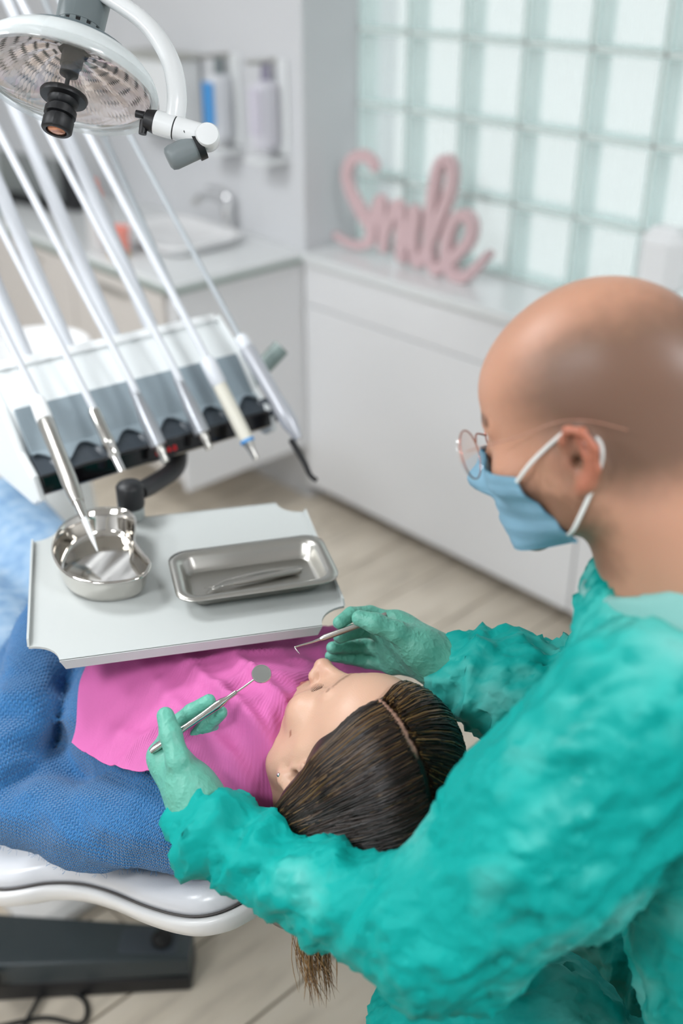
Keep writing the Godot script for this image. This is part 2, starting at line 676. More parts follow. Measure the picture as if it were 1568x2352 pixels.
# a ribbed pane: ribs stand upright on the inner pane and lie on the outer one
func block_face(front: bool) -> ArrayMesh:
	var st := begin()
	var h := 0.094
	var n := 60
	for k in n:
		var u0 := -h + 2 * h * k / n
		var u1 := -h + 2 * h * (k + 1) / n
		var w := func(u: float) -> float: return 0.0022 * sin(u / 0.0157 * TAU) * clampf((0.083 - absf(u)) / 0.01, 0.0, 1.0)
		if front: quad(st, Vector3(0.006 + w.call(u0), -h, u0), Vector3(0.006 + w.call(u1), -h, u1), Vector3(0.006 + w.call(u1), h, u1), Vector3(0.006 + w.call(u0), h, u0), 5)
		else: quad(st, Vector3(0.075 + w.call(u0), u0, h), Vector3(0.075 + w.call(u0), u0, -h), Vector3(0.075 + w.call(u1), u1, -h), Vector3(0.075 + w.call(u1), u1, h), 5)
	return done(st)

func build_furniture() -> void:
	# sill board over the low cabinets
	part("window_sill_board", span(Vector3(2.088, SILL - 0.03, WZ0 + 0.004), Vector3(GX, SILL, WZ1 - 0.004), 0.004), M.worktop_white, self)
	tag(get_node("window_sill_board"), "long white sill board under the glass-block window", "sill")
	for i in 2:
		var w: float = [1.06, 0.52][i]
		var c := thing("low_cabinet", ["flat white low cabinet under the window, next to the wash counter", "flat white low cabinet under the window, behind the dentist"][i], "cabinet", Vector3(0, 0, WZ0 + 0.012 + 1.06 * i), Basis.IDENTITY, "low cabinets under the window")
		part("body", span(Vector3(2.118, 0.07, 0.004), Vector3(2.325, SILL - 0.032, w - 0.004)), M.cabinet_white, c)
		part("drawer_front", span(Vector3(2.1, 0.690, 0.003), Vector3(2.118, SILL - 0.033, w - 0.003), 0.0015), M.cabinet_white, c)
		part("door", span(Vector3(2.1, 0.07, 0.003), Vector3(2.118, 0.686, w - 0.003), 0.0015), M.cabinet_white, c)
		part("toe_kick", span(Vector3(2.19, 0.0, 0.0), Vector3(2.205, 0.07, w)), M.toe_kick, c)
	# wash counter along the wall, end face towards us
	var wc := thing("wash_counter", "white wall-hung wash counter with grey-edged top beyond the instrument unit", "counter", Vector3(0, 0, 0))
	part("body", span(Vector3(1.64, 0.215, -4.5), Vector3(2.118, 0.815, -2.40)), M.cabinet_white, wc)
	part("end_panel", span(Vector3(1.622, 0.205, -2.40), Vector3(2.118, 0.815, -2.382), 0.002), M.cabinet_white, wc)
	var top := part("worktop", span(Vector3(1.615, 0.822, -4.5), Vector3(2.118, 0.846, -2.376), 0.003), M.worktop_white, wc)
	part("edge_strip", span(Vector3(1.612, 0.8165, -4.5), Vector3(2.118, 0.832, -2.372), 0.002), M.worktop_edge, top)
	for i in 4:
		var d := part("drawer", span(Vector3(1.622, 0.235, -2.43 - 0.5 * (i + 1) + 0.003), Vector3(1.64, 0.805, -2.43 - 0.5 * i - 0.003), 0.002), mat("drawer_beige", col(208, 202, 196), 0.45), wc)
		part("handle", span(Vector3(1.606, 0.76, -2.43 - 0.5 * i - 0.33), Vector3(1.622, 0.772, -2.43 - 0.5 * i - 0.17), 0.003), M.steel_brushed, d)
	# basin with rim, and its mixer tap
	var sk := thing("wash_basin", "white wash basin let into the counter top below the dispensers", "basin", Vector3(1.905, 0.847, -2.76))
	var rings := []
	for s in [[0.11, 0.16, 0.0005], [0.135, 0.18, 0.004], [0.147, 0.195, 0.022], [0.150, 0.198, 0.028], [0.146, 0.193, 0.031], [0.135, 0.18, 0.028], [0.125, 0.17, 0.012], [0.11, 0.15, 0.005], [0.03, 0.03, 0.004]]:
		var ring := []
		for p in round_rect(s[0] * 2, s[1] * 2, minf(s[0], s[1]) * 0.5, 5): ring.append(Vector3(p.x, s[2], p.y))
		rings.append(ring)
	st_skin(rings, "bowl", M.gloss_white, sk, true, true)
	var tap := thing("mixer_tap", "small chrome mixer tap at the back of the wash basin", "tap", Vector3(2.085, 0.847, -2.72))
	part("base", lathe_mesh([Vector2(0, 0), Vector2(0.025, 0), Vector2(0.025, 0.01), Vector2(0.018, 0.015), Vector2(0.018, 0.11), Vector2(0.012, 0.12), Vector2(0, 0.12)], 20), M.chrome, tap)
	part("spout", tube_mesh(curve([Vector3(0, 0.085, 0), Vector3(-0.05, 0.12, 0), Vector3(-0.1, 0.125, 0), Vector3(-0.13, 0.105, 0)], 6), 0.011, 12), M.chrome, tap)
	part("lever", tube_mesh([Vector3(0, 0.12, 0), Vector3(-0.02, 0.14, 0), Vector3(-0.075, 0.155, 0)], [0.01, 0.008, 0.006], 10), M.chrome, tap)
	# things on the wall over the basin
	var tb := thing("paper_towel_dispenser", "white paper towel box on the wall left of the soap dispensers", "dispenser", Vector3(WX, 1.25, -2.99))
	part("case", span(Vector3(-0.12, -0.12, -0.14), Vector3(-0.001, 0.105, 0.14), 0.02), M.white_plastic, tb)
	part("cover_lid", span(Vector3(-0.124, 0.096, -0.142), Vector3(-0.001, 0.112, 0.142), 0.006), mat("lid_grey", col(180, 180, 174), 0.5), tb)
	part("outlet", span(Vector3(-0.1, -0.128, -0.1), Vector3(-0.05, -0.121, 0.1)), M.grey_plastic, tb)
	for i in 2:
		var zz: float = [-2.715, -2.50][i]
		var dp := thing("soap_dispenser", ["wall soap dispenser with a blue bottle label", "wall soap dispenser with a plain pale bottle, nearest the window"][i], "dispenser", Vector3(WX, 1.245, zz), Basis.IDENTITY, "soap dispensers over the basin")
		part("back_plate", span(Vector3(-0.012, -0.13, -0.05), Vector3(-0.001, 0.13, 0.05), 0.004), M.white_plastic, dp)
		var st := begin()
		bx(st, Vector3(0.072, 0.19, 0.064), 0.015, Transform3D(Basis.IDENTITY, Vector3(-0.052, -0.02, 0)))
		var bottle := part("bottle", done(st), mat("bottle_pale", col(222, 224, 228), 0.3) if i == 0 else mat("bottle_lilac", col(216, 214, 222), 0.3), dp)
		part("bottle_label", span(Vector3(-0.0915, -0.07, -0.026), Vector3(-0.0895, 0.055, 0.026)), M.sky_blue_plastic if i == 0 else mat("label_lilac", col(206, 202, 214), 0.4), bottle)
		part("pump", tube_mesh([Vector3(-0.045, 0.076, 0), Vector3(-0.045, 0.125, 0)], [0.016, 0.012], 12), M.grey_plastic if i == 0 else mat("pump_lilac", col(150, 145, 165), 0.4), dp)
		part("lever", span(Vector3(-0.11, 0.12, -0.012), Vector3(-0.01, 0.132, 0.012), 0.003), M.steel_brushed, dp)
		part("drip_shelf", span(Vector3(-0.1, -0.15, -0.05), Vector3(-0.001, -0.138, 0.05), 0.004), M.white_plastic, dp)
	# things standing on the wash counter
	var y := 0.847
	var mon := thing("small_monitor", "grey screen with a black edge standing on the far counter", "monitor", Vector3(1.86, y, -3.52), Basis(Vector3.UP, -1.4))
	part("screen_back", span(Vector3(-0.19, 0.02, -0.012), Vector3(0.16, 0.16, 0.012), 0.006), mat("screen_grey", col(128, 132, 132), 0.5), mon)
	part("edge_frame", span(Vector3(0.16, 0.0, -0.03), Vector3(0.23, 0.17, 0.03), 0.01), M.black_plastic, mon)
	part("foot", span(Vector3(-0.15, 0, -0.06), Vector3(0.15, 0.02, 0.06), 0.004), M.black_plastic, mon)
	var bt := thing("lime_bottle", "lime green bottle on the far counter at the left edge", "bottle", Vector3(1.78, y, -3.78))
	part("body", lathe_mesh([Vector2(0, 0), Vector2(0.035, 0), Vector2(0.038, 0.01), Vector2(0.038, 0.08), Vector2(0.018, 0.11), Vector2(0.015, 0.12), Vector2(0, 0.12)], 20), M.lime_plastic, bt)
	part("cap", lathe_mesh([Vector2(0, 0.12), Vector2(0.017, 0.12), Vector2(0.017, 0.145), Vector2(0, 0.147)], 16), M.teal_plastic, bt)
	var tbx := thing("teal_box", "low teal box in front of the lime bottle", "box", Vector3(1.70, y, -3.62))
	part("tray", span(Vector3(-0.05, 0, -0.06), Vector3(0.05, 0.03, 0.06), 0.004), M.teal_plastic, tbx)
	part("lid", span(Vector3(-0.052, 0.03, -0.062), Vector3(0.052, 0.038, 0.062), 0.003), M.black_plastic, tbx)
	var pb := thing("salmon_pump_bottle", "tall salmon pink pump bottle on the counter edge in front of the basin", "bottle", Vector3(1.685, y, -2.83))
	part("body", lathe_mesh([Vector2(0, 0), Vector2(0.036, 0), Vector2(0.038, 0.008), Vector2(0.038, 0.12), Vector2(0.03, 0.145), Vector2(0.013, 0.155), Vector2(0, 0.155)], 20), mat("bottle_clear_grey", col(206, 204, 203), 0.3), pb)
	part("pump_head", tube_mesh([Vector3(0, 0.155, 0), Vector3(0, 0.20, 0), Vector3(-0.03, 0.21, 0)], [0.008, 0.008, 0.007], 10), M.salmon_plastic, pb)
	part("collar", lathe_mesh([Vector2(0, 0.153), Vector2(0.016, 0.153), Vector2(0.016, 0.17), Vector2(0, 0.17)], 16), M.salmon_plastic, pb)
	var cup := thing("salmon_cup", "salmon pink cup on the counter beside the pump bottle", "cup", Vector3(1.675, y, -2.72))
	part("body", lathe_mesh([Vector2(0, 0), Vector2(0.028, 0), Vector2(0.036, 0.085), Vector2(0.033, 0.085), Vector2(0.026, 0.004), Vector2(0, 0.004)], 20), M.salmon_plastic, cup)
	part("base_ring", lathe_mesh([Vector2(0.0, 0), Vector2(0.031, 0), Vector2(0.032, 0.015), Vector2(0, 0.015)], 20), M.tan_card, cup)
	# Smile lettering on the sill
	build_sign()
	# pale apparatus at the right end of the sill
	var ap := thing("white_apparatus", "white rounded apparatus on the sill behind the dentist's head", "device", Vector3(2.215, SILL, -1.28))
	part("base", lathe_mesh([Vector2(0, 0), Vector2(0.085, 0), Vector2(0.09, 0.012), Vector2(0.085, 0.08), Vector2(0.06, 0.11), Vector2(0, 0.118)], 28), M.gloss_white, ap)
	part("head", span(Vector3(-0.05, 0.1, -0.03), Vector3(0.05, 0.26, 0.09), 0.03), M.gloss_white, ap)

func st_skin(rings: Array, called: String, m: Material, parent: Node, cap0 := false, cap1 := true, flip := false) -> MeshInstance3D:
	var st := begin()
	skin(st, rings, cap0, cap1, true, flip)
	return part(called, done(st), m, parent)

# the word Smile, joined brush strokes cut from thick board, standing on the sill
func build_sign() -> void:
	var sg := thing("smile_sign", "dusty pink cut-out lettering that reads Smile on the sill", "sign", Vector3(2.215, SILL, -2.36))
	var W := {
		"letter_S": [[0.165, 0.262, 0.016], [0.15, 0.276, 0.017], [0.115, 0.285, 0.017], [0.07, 0.265, 0.017], [0.05, 0.225, 0.017], [0.065, 0.18, 0.018], [0.11, 0.13, 0.021], [0.155, 0.085, 0.022], [0.15, 0.05, 0.018], [0.11, 0.026, 0.012], [0.05, 0.025, 0.010], [0.0, 0.038, 0.008]],
		"letter_m": [[0.15, 0.06, 0.016], [0.19, 0.17, 0.019], [0.2, 0.12, 0.016], [0.205, 0.03, 0.011], [0.22, 0.09, 0.013], [0.255, 0.165, 0.018], [0.275, 0.14, 0.018], [0.275, 0.04, 0.016], [0.29, 0.022, 0.014]],
		"letter_i": [[0.275, 0.03, 0.014], [0.30, 0.08, 0.015], [0.33, 0.165, 0.02], [0.325, 0.09, 0.016], [0.335, 0.025, 0.014], [0.365, 0.03, 0.014]],
		"letter_l": [[0.345, 0.02, 0.014], [0.375, 0.06, 0.015], [0.415, 0.15, 0.016], [0.452, 0.240, 0.014], [0.456, 0.295, 0.013], [0.435, 0.318, 0.012], [0.408, 0.295, 0.014], [0.392, 0.22, 0.016], [0.385, 0.1, 0.017], [0.395, 0.03, 0.015], [0.425, 0.012, 0.013]],
		"letter_e": [[0.41, 0.012, 0.013], [0.46, 0.05, 0.015], [0.525, 0.115, 0.014], [0.532, 0.165, 0.014], [0.50, 0.184, 0.014], [0.462, 0.145, 0.015], [0.45, 0.075, 0.016], [0.468, 0.024, 0.016], [0.515, 0.014, 0.013], [0.565, 0.06, 0.010], [0.6, 0.10, 0.007]],
	}
	for called in W:
		var pts := curve(W[called].map(func(p): return Vector3(p[0], p[1], p[2] * 1.02)), 8)
		var st := begin()
		var left := []
		var right := []
		for i in pts.size():
			var p := Vector2(pts[i].x, pts[i].y)
			var q: Vector3 = pts[mini(i + 1, pts.size() - 1)] - pts[maxi(i - 1, 0)]
			var n: Vector2 = Vector2(-q.y, q.x).normalized() * pts[i].z
			left.append(p + n)
			right.append(p - n)
		var order := W.keys().find(called)
		var X := func(v: Vector2, s: float, i: int) -> Vector3: return Vector3(-(0.008 + 0.0016 * order + 0.0014 * i / pts.size()) * s, maxf(v.y, 0.001), v.x)
		for i in pts.size() - 1:
			quad(st, X.call(left[i], 1, i), X.call(right[i], 1, i), X.call(right[i + 1], 1, i + 1), X.call(left[i + 1], 1, i + 1))
			quad(st, X.call(left[i], -1, i), X.call(left[i + 1], -1, i + 1), X.call(right[i + 1], -1, i + 1), X.call(right[i], -1, i))
			quad(st, X.call(left[i], 1, i), X.call(left[i + 1], 1, i + 1), X.call(left[i + 1], -1, i + 1), X.call(left[i], -1, i), 7)
			quad(st, X.call(right[i], 1, i), X.call(right[i], -1, i), X.call(right[i + 1], -1, i + 1), X.call(right[i + 1], 1, i + 1), 8)
		for e in [0, pts.size() - 1]:
			lathe(st, [Vector2(0, -0.0075), Vector2(pts[e].z, -0.0075), Vector2(pts[e].z, 0.0075), Vector2(0, 0.0075)], 18, Transform3D(Basis(Vector3(0, 0, 1), Vector3(1, 0, 0), Vector3(0, 1, 0)), Vector3(0, maxf(pts[e].y, pts[e].z + 0.001), pts[e].x)))
		part(called, done(st), M.pink_sign, sg)


# ------------------------------------------------------------------ dental unit, lamp, tray, chair
const UNIT_AT := Vector3(0.83, 0, -1.275)
const UNIT_TURN := -0.1047

func side_profile(pts: Array, x0: float, x1: float, bev := 0.0) -> ArrayMesh:   # (z, y) outline drawn out along x
	var poly := PackedVector2Array()
	for p in pts: poly.append(Vector2(p[0], p[1]))
	return prism_mesh(poly, x1 - x0, bev, Transform3D(Basis(Vector3(0, 0, 1), Vector3(0, 1, 0), Vector3(-1, 0, 0)), Vector3(x1, 0, 0)))

func build_unit() -> void:
	var u := thing("instrument_unit", "white and grey dental instrument unit with a black front and red digits", "dental unit", UNIT_AT, Basis(Vector3.UP, UNIT_TURN))
	part("shell", side_profile([[-0.093, 1.071], [-0.155, 1.115], [-0.166, 1.115], [-0.19, 1.085], [-0.195, 1.0], [-0.16, 0.962], [-0.02, 0.966], [-0.012, 0.985], [-0.05, 1.0]], -0.2, 0.2, 0.004), M.unit_white, u)
	part("rear_lip", side_profile([[-0.152, 1.117], [-0.168, 1.124], [-0.174, 1.116], [-0.164, 1.108]], -0.2, 0.2, 0.001), M.white_plastic, u)
	part("upper_panel", side_profile([[-0.048, 1.0195], [-0.0935, 1.0745], [-0.098, 1.068], [-0.055, 1.010]], -0.193, 0.197, 0.0008), M.unit_grey, u)
	# wavy apron under the fold
	var poly := PackedVector2Array([Vector2(-0.193, 0.0), Vector2(0.197, 0.0)])
	var n := 90
	for i in n + 1:
		var x := 0.197 - 0.39 * i / n
		var w := 0.016 + 0.013 * cos((x + 0.169 - 0.018) / 0.0735 * TAU)
		poly.append(Vector2(x, -w))
	var fold := Vector3(0, 1.0186, -0.0475)
	var down := Vector3(0, -0.021, 0.037).normalized()
	var nrm := Vector3(0, 0.037, 0.021).normalized()
	var apron := Transform3D(Basis(Vector3.RIGHT, -down, nrm), fold)
	part("wavy_apron", prism_mesh(poly, 0.003, 0.0, apron), M.unit_grey, u)
	part("front_slope", side_profile([[-0.049, 1.0165], [-0.0105, 0.996], [-0.014, 0.985], [-0.06, 1.0]], -0.196, 0.2, 0.0008), M.unit_charcoal, u)
	part("front_panel", side_profile([[-0.0115, 0.9985], [-0.006, 0.997], [0.0, 0.975], [-0.02, 0.965], [-0.03, 0.985]], -0.198, 0.202, 0.001), M.unit_black, u)
	part("bottom_trim", side_profile([[0.0, 0.9745], [-0.001, 0.972], [-0.02, 0.9635], [-0.02, 0.966]], -0.198, 0.202), M.steel_brushed, u)
	for s in [-1.0, 1.0]:
		part("side_cheek", side_profile([[0.004, 0.966], [-0.012, 1.0], [-0.052, 1.023], [-0.096, 1.078], [-0.16, 1.122], [-0.19, 1.09], [-0.198, 0.99], [-0.16, 0.945], [-0.02, 0.95]], s * 0.205 - 0.006, s * 0.205 + 0.006, 0.003), M.unit_white, u)
	# instrument rests: a dark cup with a bore for each handpiece
	for i in 6:
		var x := -0.169 + 0.0735 * i
		var cup := part("instrument_rest", lathe_mesh([Vector2(0, -0.02), Vector2(0.022, -0.02), Vector2(0.0235, -0.014), Vector2(0.0235, 0.012), Vector2(0.021, 0.0145), Vector2(0.011, 0.0145), Vector2(0.010, -0.012), Vector2(0, -0.012)], 24), M.unit_charcoal, u, along(Vector3(0, 0.63, -0.78), Vector3(x + 0.010, 0.986, -0.034)))
		part("bore", lathe_mesh([Vector2(0.0095, -0.011), Vector2(0.0112, 0.0155), Vector2(0.0095, 0.0155), Vector2(0.0085, -0.011)], 20), M.rubber_black, cup)
	# red digits
	var tm := TextMesh.new()
	tm.text = "09  4-8"
	tm.font_size = 24
	tm.pixel_size = 0.0005
	tm.depth = 0.0006
	tm.curve_step = 2.0
	var red := mat("red_digits_display", col(150, 6, 20), 0.5)
	red.emission_enabled = true
	red.emission = Color(0.85, 0.02, 0.08)
	red.emission_energy_multiplier = 0.9
	part("digit_display", tm, red, u, Transform3D(Basis(Vector3.RIGHT, -0.25), Vector3(0.004, 0.9855, -0.0018)))
	# rear handle, tray arm
	part("rear_handle", tube_mesh([Vector3(0.214, 1.006, -0.10), Vector3(0.247, 1.034, -0.096), Vector3(0.285, 1.067, -0.089)], [0.014, 0.0155, 0.0155], 20), mat("handle_sage", col(132, 148, 144), 0.4), u)
	var arm := part("tray_arm", tube_mesh(curve([Vector3(0.06, 0.950, -0.07), Vector3(0.015, 0.952, 0.0), Vector3(-0.055, 0.968, 0.058), Vector3(-0.098, 0.985, 0.094)], 6), 0.0165, 16, 0.7), M.black_plastic, u)
	part("elbow_cap", lathe_mesh([Vector2(0, -0.034), Vector2(0.0185, -0.034), Vector2(0.0195, -0.03), Vector2(0.0195, -0.002), Vector2(0.016, 0.003), Vector2(0, 0.004)], 24, Transform3D(Basis.IDENTITY, Vector3(-0.113, 1.004, 0.103))), M.black_plastic, arm)
	part("post", lathe_mesh([Vector2(0, -0.0515), Vector2(0.018, -0.0515), Vector2(0.018, -0.034), Vector2(0, -0.034)], 24, Transform3D(Basis.IDENTITY, Vector3(-0.113, 1.004, 0.103))), mat("post_grey", col(164, 170, 168), 0.35), arm)
	# supporting arm to the floor column behind
	part("support_arm", tube_mesh(curve([Vector3(0.0, 0.968, -0.14), Vector3(0.03, 0.93, -0.2), Vector3(0.16, 0.82, -0.5), Vector3(0.24, 0.74, -0.70)], 6), 0.028, 16), M.unit_white, u)
	# spring arms that carry the hoses
	var tops := []
	for i in 6:
		var x: float = [-0.20, -0.13, -0.06, 0.02, 0.09, 0.155][i]
		var r := 0.0125 if i < 5 else 0.006
		var top := Vector3(x, 1.80, -0.80)
		part("spring_arm", tube_mesh([Vector3(x, 1.05, -0.125), Vector3(x, 1.11, -0.178), top], [r, r, r * 0.8], 14), M.hose_white if i < 5 else M.hose_grey, u)
		tops.append(top)
	part("arm_hinge_bar", tube_mesh([Vector3(-0.2, 1.05, -0.165), Vector3(0.2, 1.05, -0.165)], 0.016, 14), M.white_plastic, u)

# one handpiece: hose from its spring arm, sleeve, body, tip - all in the unit's own axes
func handpiece(label: String, top: Vector3, tip: Vector3, hose_end: Vector3, body: Array, hose_r: float, hose_m: Material, lift := Vector3(0, 0.013, 0.015)) -> Node3D:
	var h := thing("handpiece", label, "handpiece", UNIT_AT, Basis(Vector3.UP, UNIT_TURN), "handpieces on the instrument unit")
	top += Vector3(0, 0.013, 0.015)
	tip += lift
	hose_end += Vector3(0, -0.02, 0.045)
	var d := (tip - top)
	for b in body:   # [name, material, [(radius, share of length) ...]]
		var prof := [Vector2(0, b[2][0].y * d.length())]
		for q in b[2]: prof.append(Vector2(q.x, q.y * d.length()))
		prof.append(Vector2(0, b[2][-1].y * d.length()))
		part(b[0], lathe_mesh(prof, 22), b[1], h, along(d, top))
	var out := -d.normalized()
	part("hose", tube_mesh(curve([top + d.normalized() * 0.004, top + out * 0.03, top.lerp(hose_end, 0.45) + Vector3(0, -0.012, 0), hose_end], 8), hose_r, 10), hose_m, h)
	return h

func build_handpieces() -> void:
	var V := func(r: float, t: float) -> Vector2: return Vector2(r, t)
	var T := func(x: float) -> Vector3: return Vector3(x, 1.80, -0.80)
	# the scaler that reaches down over the kidney dish (tip given in room axes, turned into the unit's)
	var inv := Transform3D(Basis(Vector3.UP, UNIT_TURN), UNIT_AT).affine_inverse()
	handpiece("long steel handpiece with its fine tip over the kidney dish", Vector3(-0.169, 1.082, -0.072), inv * Vector3(0.598, 0.976, -1.10), T.call(-0.2), [
		["sleeve", M.white_plastic, [V.call(0.0075, -0.02), V.call(0.0115, 0.0), V.call(0.0125, 0.12), V.call(0.0118, 0.15)]],
		["body", M.steel_brushed, [V.call(0.011, 0.15), V.call(0.0125, 0.16), V.call(0.011, 0.35), V.call(0.0118, 0.55), V.call(0.0108, 0.64), V.call(0.0085, 0.7)]],
		["neck", M.steel, [V.call(0.0075, 0.7), V.call(0.0055, 0.80)]],
		["tip", M.white_plastic, [V.call(0.0045, 0.80), V.call(0.0032, 0.92), V.call(0.0009, 1.0)]]], 0.0058, M.hose_white, Vector3.ZERO)
	handpiece("slim steel handpiece with a stepped chrome end, second from the left", Vector3(-0.094, 1.056, -0.05), Vector3(-0.09, 0.978, 0.018), T.call(-0.13), [
		["body", M.steel, [V.call(0.0075, 0.0), V.call(0.0092, 0.03), V.call(0.0095, 0.45), V.call(0.0105, 0.5), V.call(0.0105, 0.58), V.call(0.0088, 0.6), V.call(0.0088, 0.78)]],
		["coupling", M.chrome, [V.call(0.0068, 0.78), V.call(0.0068, 1.0)]]], 0.0058, M.hose_white)
	for i in 2:
		var x: float = [-0.022, 0.055][i]
		handpiece(["broad grey handpiece with a short motor stub, third from the left", "broad grey handpiece with a short motor stub, fourth from the left"][i], Vector3(x, 1.070, -0.058), Vector3(x + 0.005, 0.972, 0.02), T.call([-0.06, 0.02][i]), [
			["body", mat("handpiece_grey", col(172, 175, 180), 0.3, 0.6), [V.call(0.0075, 0.0), V.call(0.0085, 0.12), V.call(0.0095, 0.2), V.call(0.012, 0.4), V.call(0.0125, 0.78)]],
			["coupling", M.steel_brushed, [V.call(0.0072, 0.78), V.call(0.0078, 0.86), V.call(0.006, 0.9), V.call(0.006, 1.0)]]], 0.0062, M.hose_white)
	handpiece("cream handpiece with a blue ring at its steel end, fifth from the left", Vector3(0.116, 1.080, -0.066), Vector3(0.128, 0.945, 0.048), T.call(0.09), [
		["sleeve", M.hose_white, [V.call(0.0075, -0.03), V.call(0.0125, 0.0), V.call(0.013, 0.22), V.call(0.0115, 0.25)]],
		["body", M.cream_plastic, [V.call(0.0115, 0.25), V.call(0.0115, 0.8)]],
		["blue_ring", M.sky_blue_plastic, [V.call(0.0117, 0.8), V.call(0.0117, 0.83)]],
		["coupling", M.steel_brushed, [V.call(0.0095, 0.83), V.call(0.006, 0.9), V.call(0.005, 1.0)]]], 0.0068, M.hose_white)
	var h := handpiece("grey suction handpiece with a bent black tube, rightmost on the unit", Vector3(0.191, 1.098, -0.083), Vector3(0.210, 0.958, 0.05), T.call(0.155), [
		["sleeve", M.hose_white, [V.call(0.007, -0.02), V.call(0.011, 0.0), V.call(0.012, 0.1)]],
		["body", mat("handpiece_pale", col(184, 186, 192), 0.3, 0.3), [V.call(0.012, 0.1), V.call(0.0135, 0.16), V.call(0.0125, 0.6), V.call(0.0145, 0.72), V.call(0.0138, 0.85), V.call(0.0065, 1.0)]]], 0.0045, M.hose_grey)
	part("suction_tube", tube_mesh(curve([Vector3(0.209, 0.962, 0.045), Vector3(0.205, 0.940, 0.085), Vector3(0.2005, 0.926, 0.108), Vector3(0.205, 0.919, 0.12)], 5), [0.0055, 0.0055, 0.0055, 0.0055, 0.0055, 0.005, 0.005, 0.0045, 0.0045, 0.0042, 0.004, 0.004, 0.004, 0.004, 0.004, 0.004], 10), M.rubber_black, h)

# --- tray on its post, with the things on it
const TRAY_AT := Vector3(0.6700, 0.950, -1.016)

func tray_basis() -> Basis:
	var e1 := Vector3(0.8625, 0, 0.506)
	return Basis(e1, Vector3.UP, e1.cross(Vector3.UP))

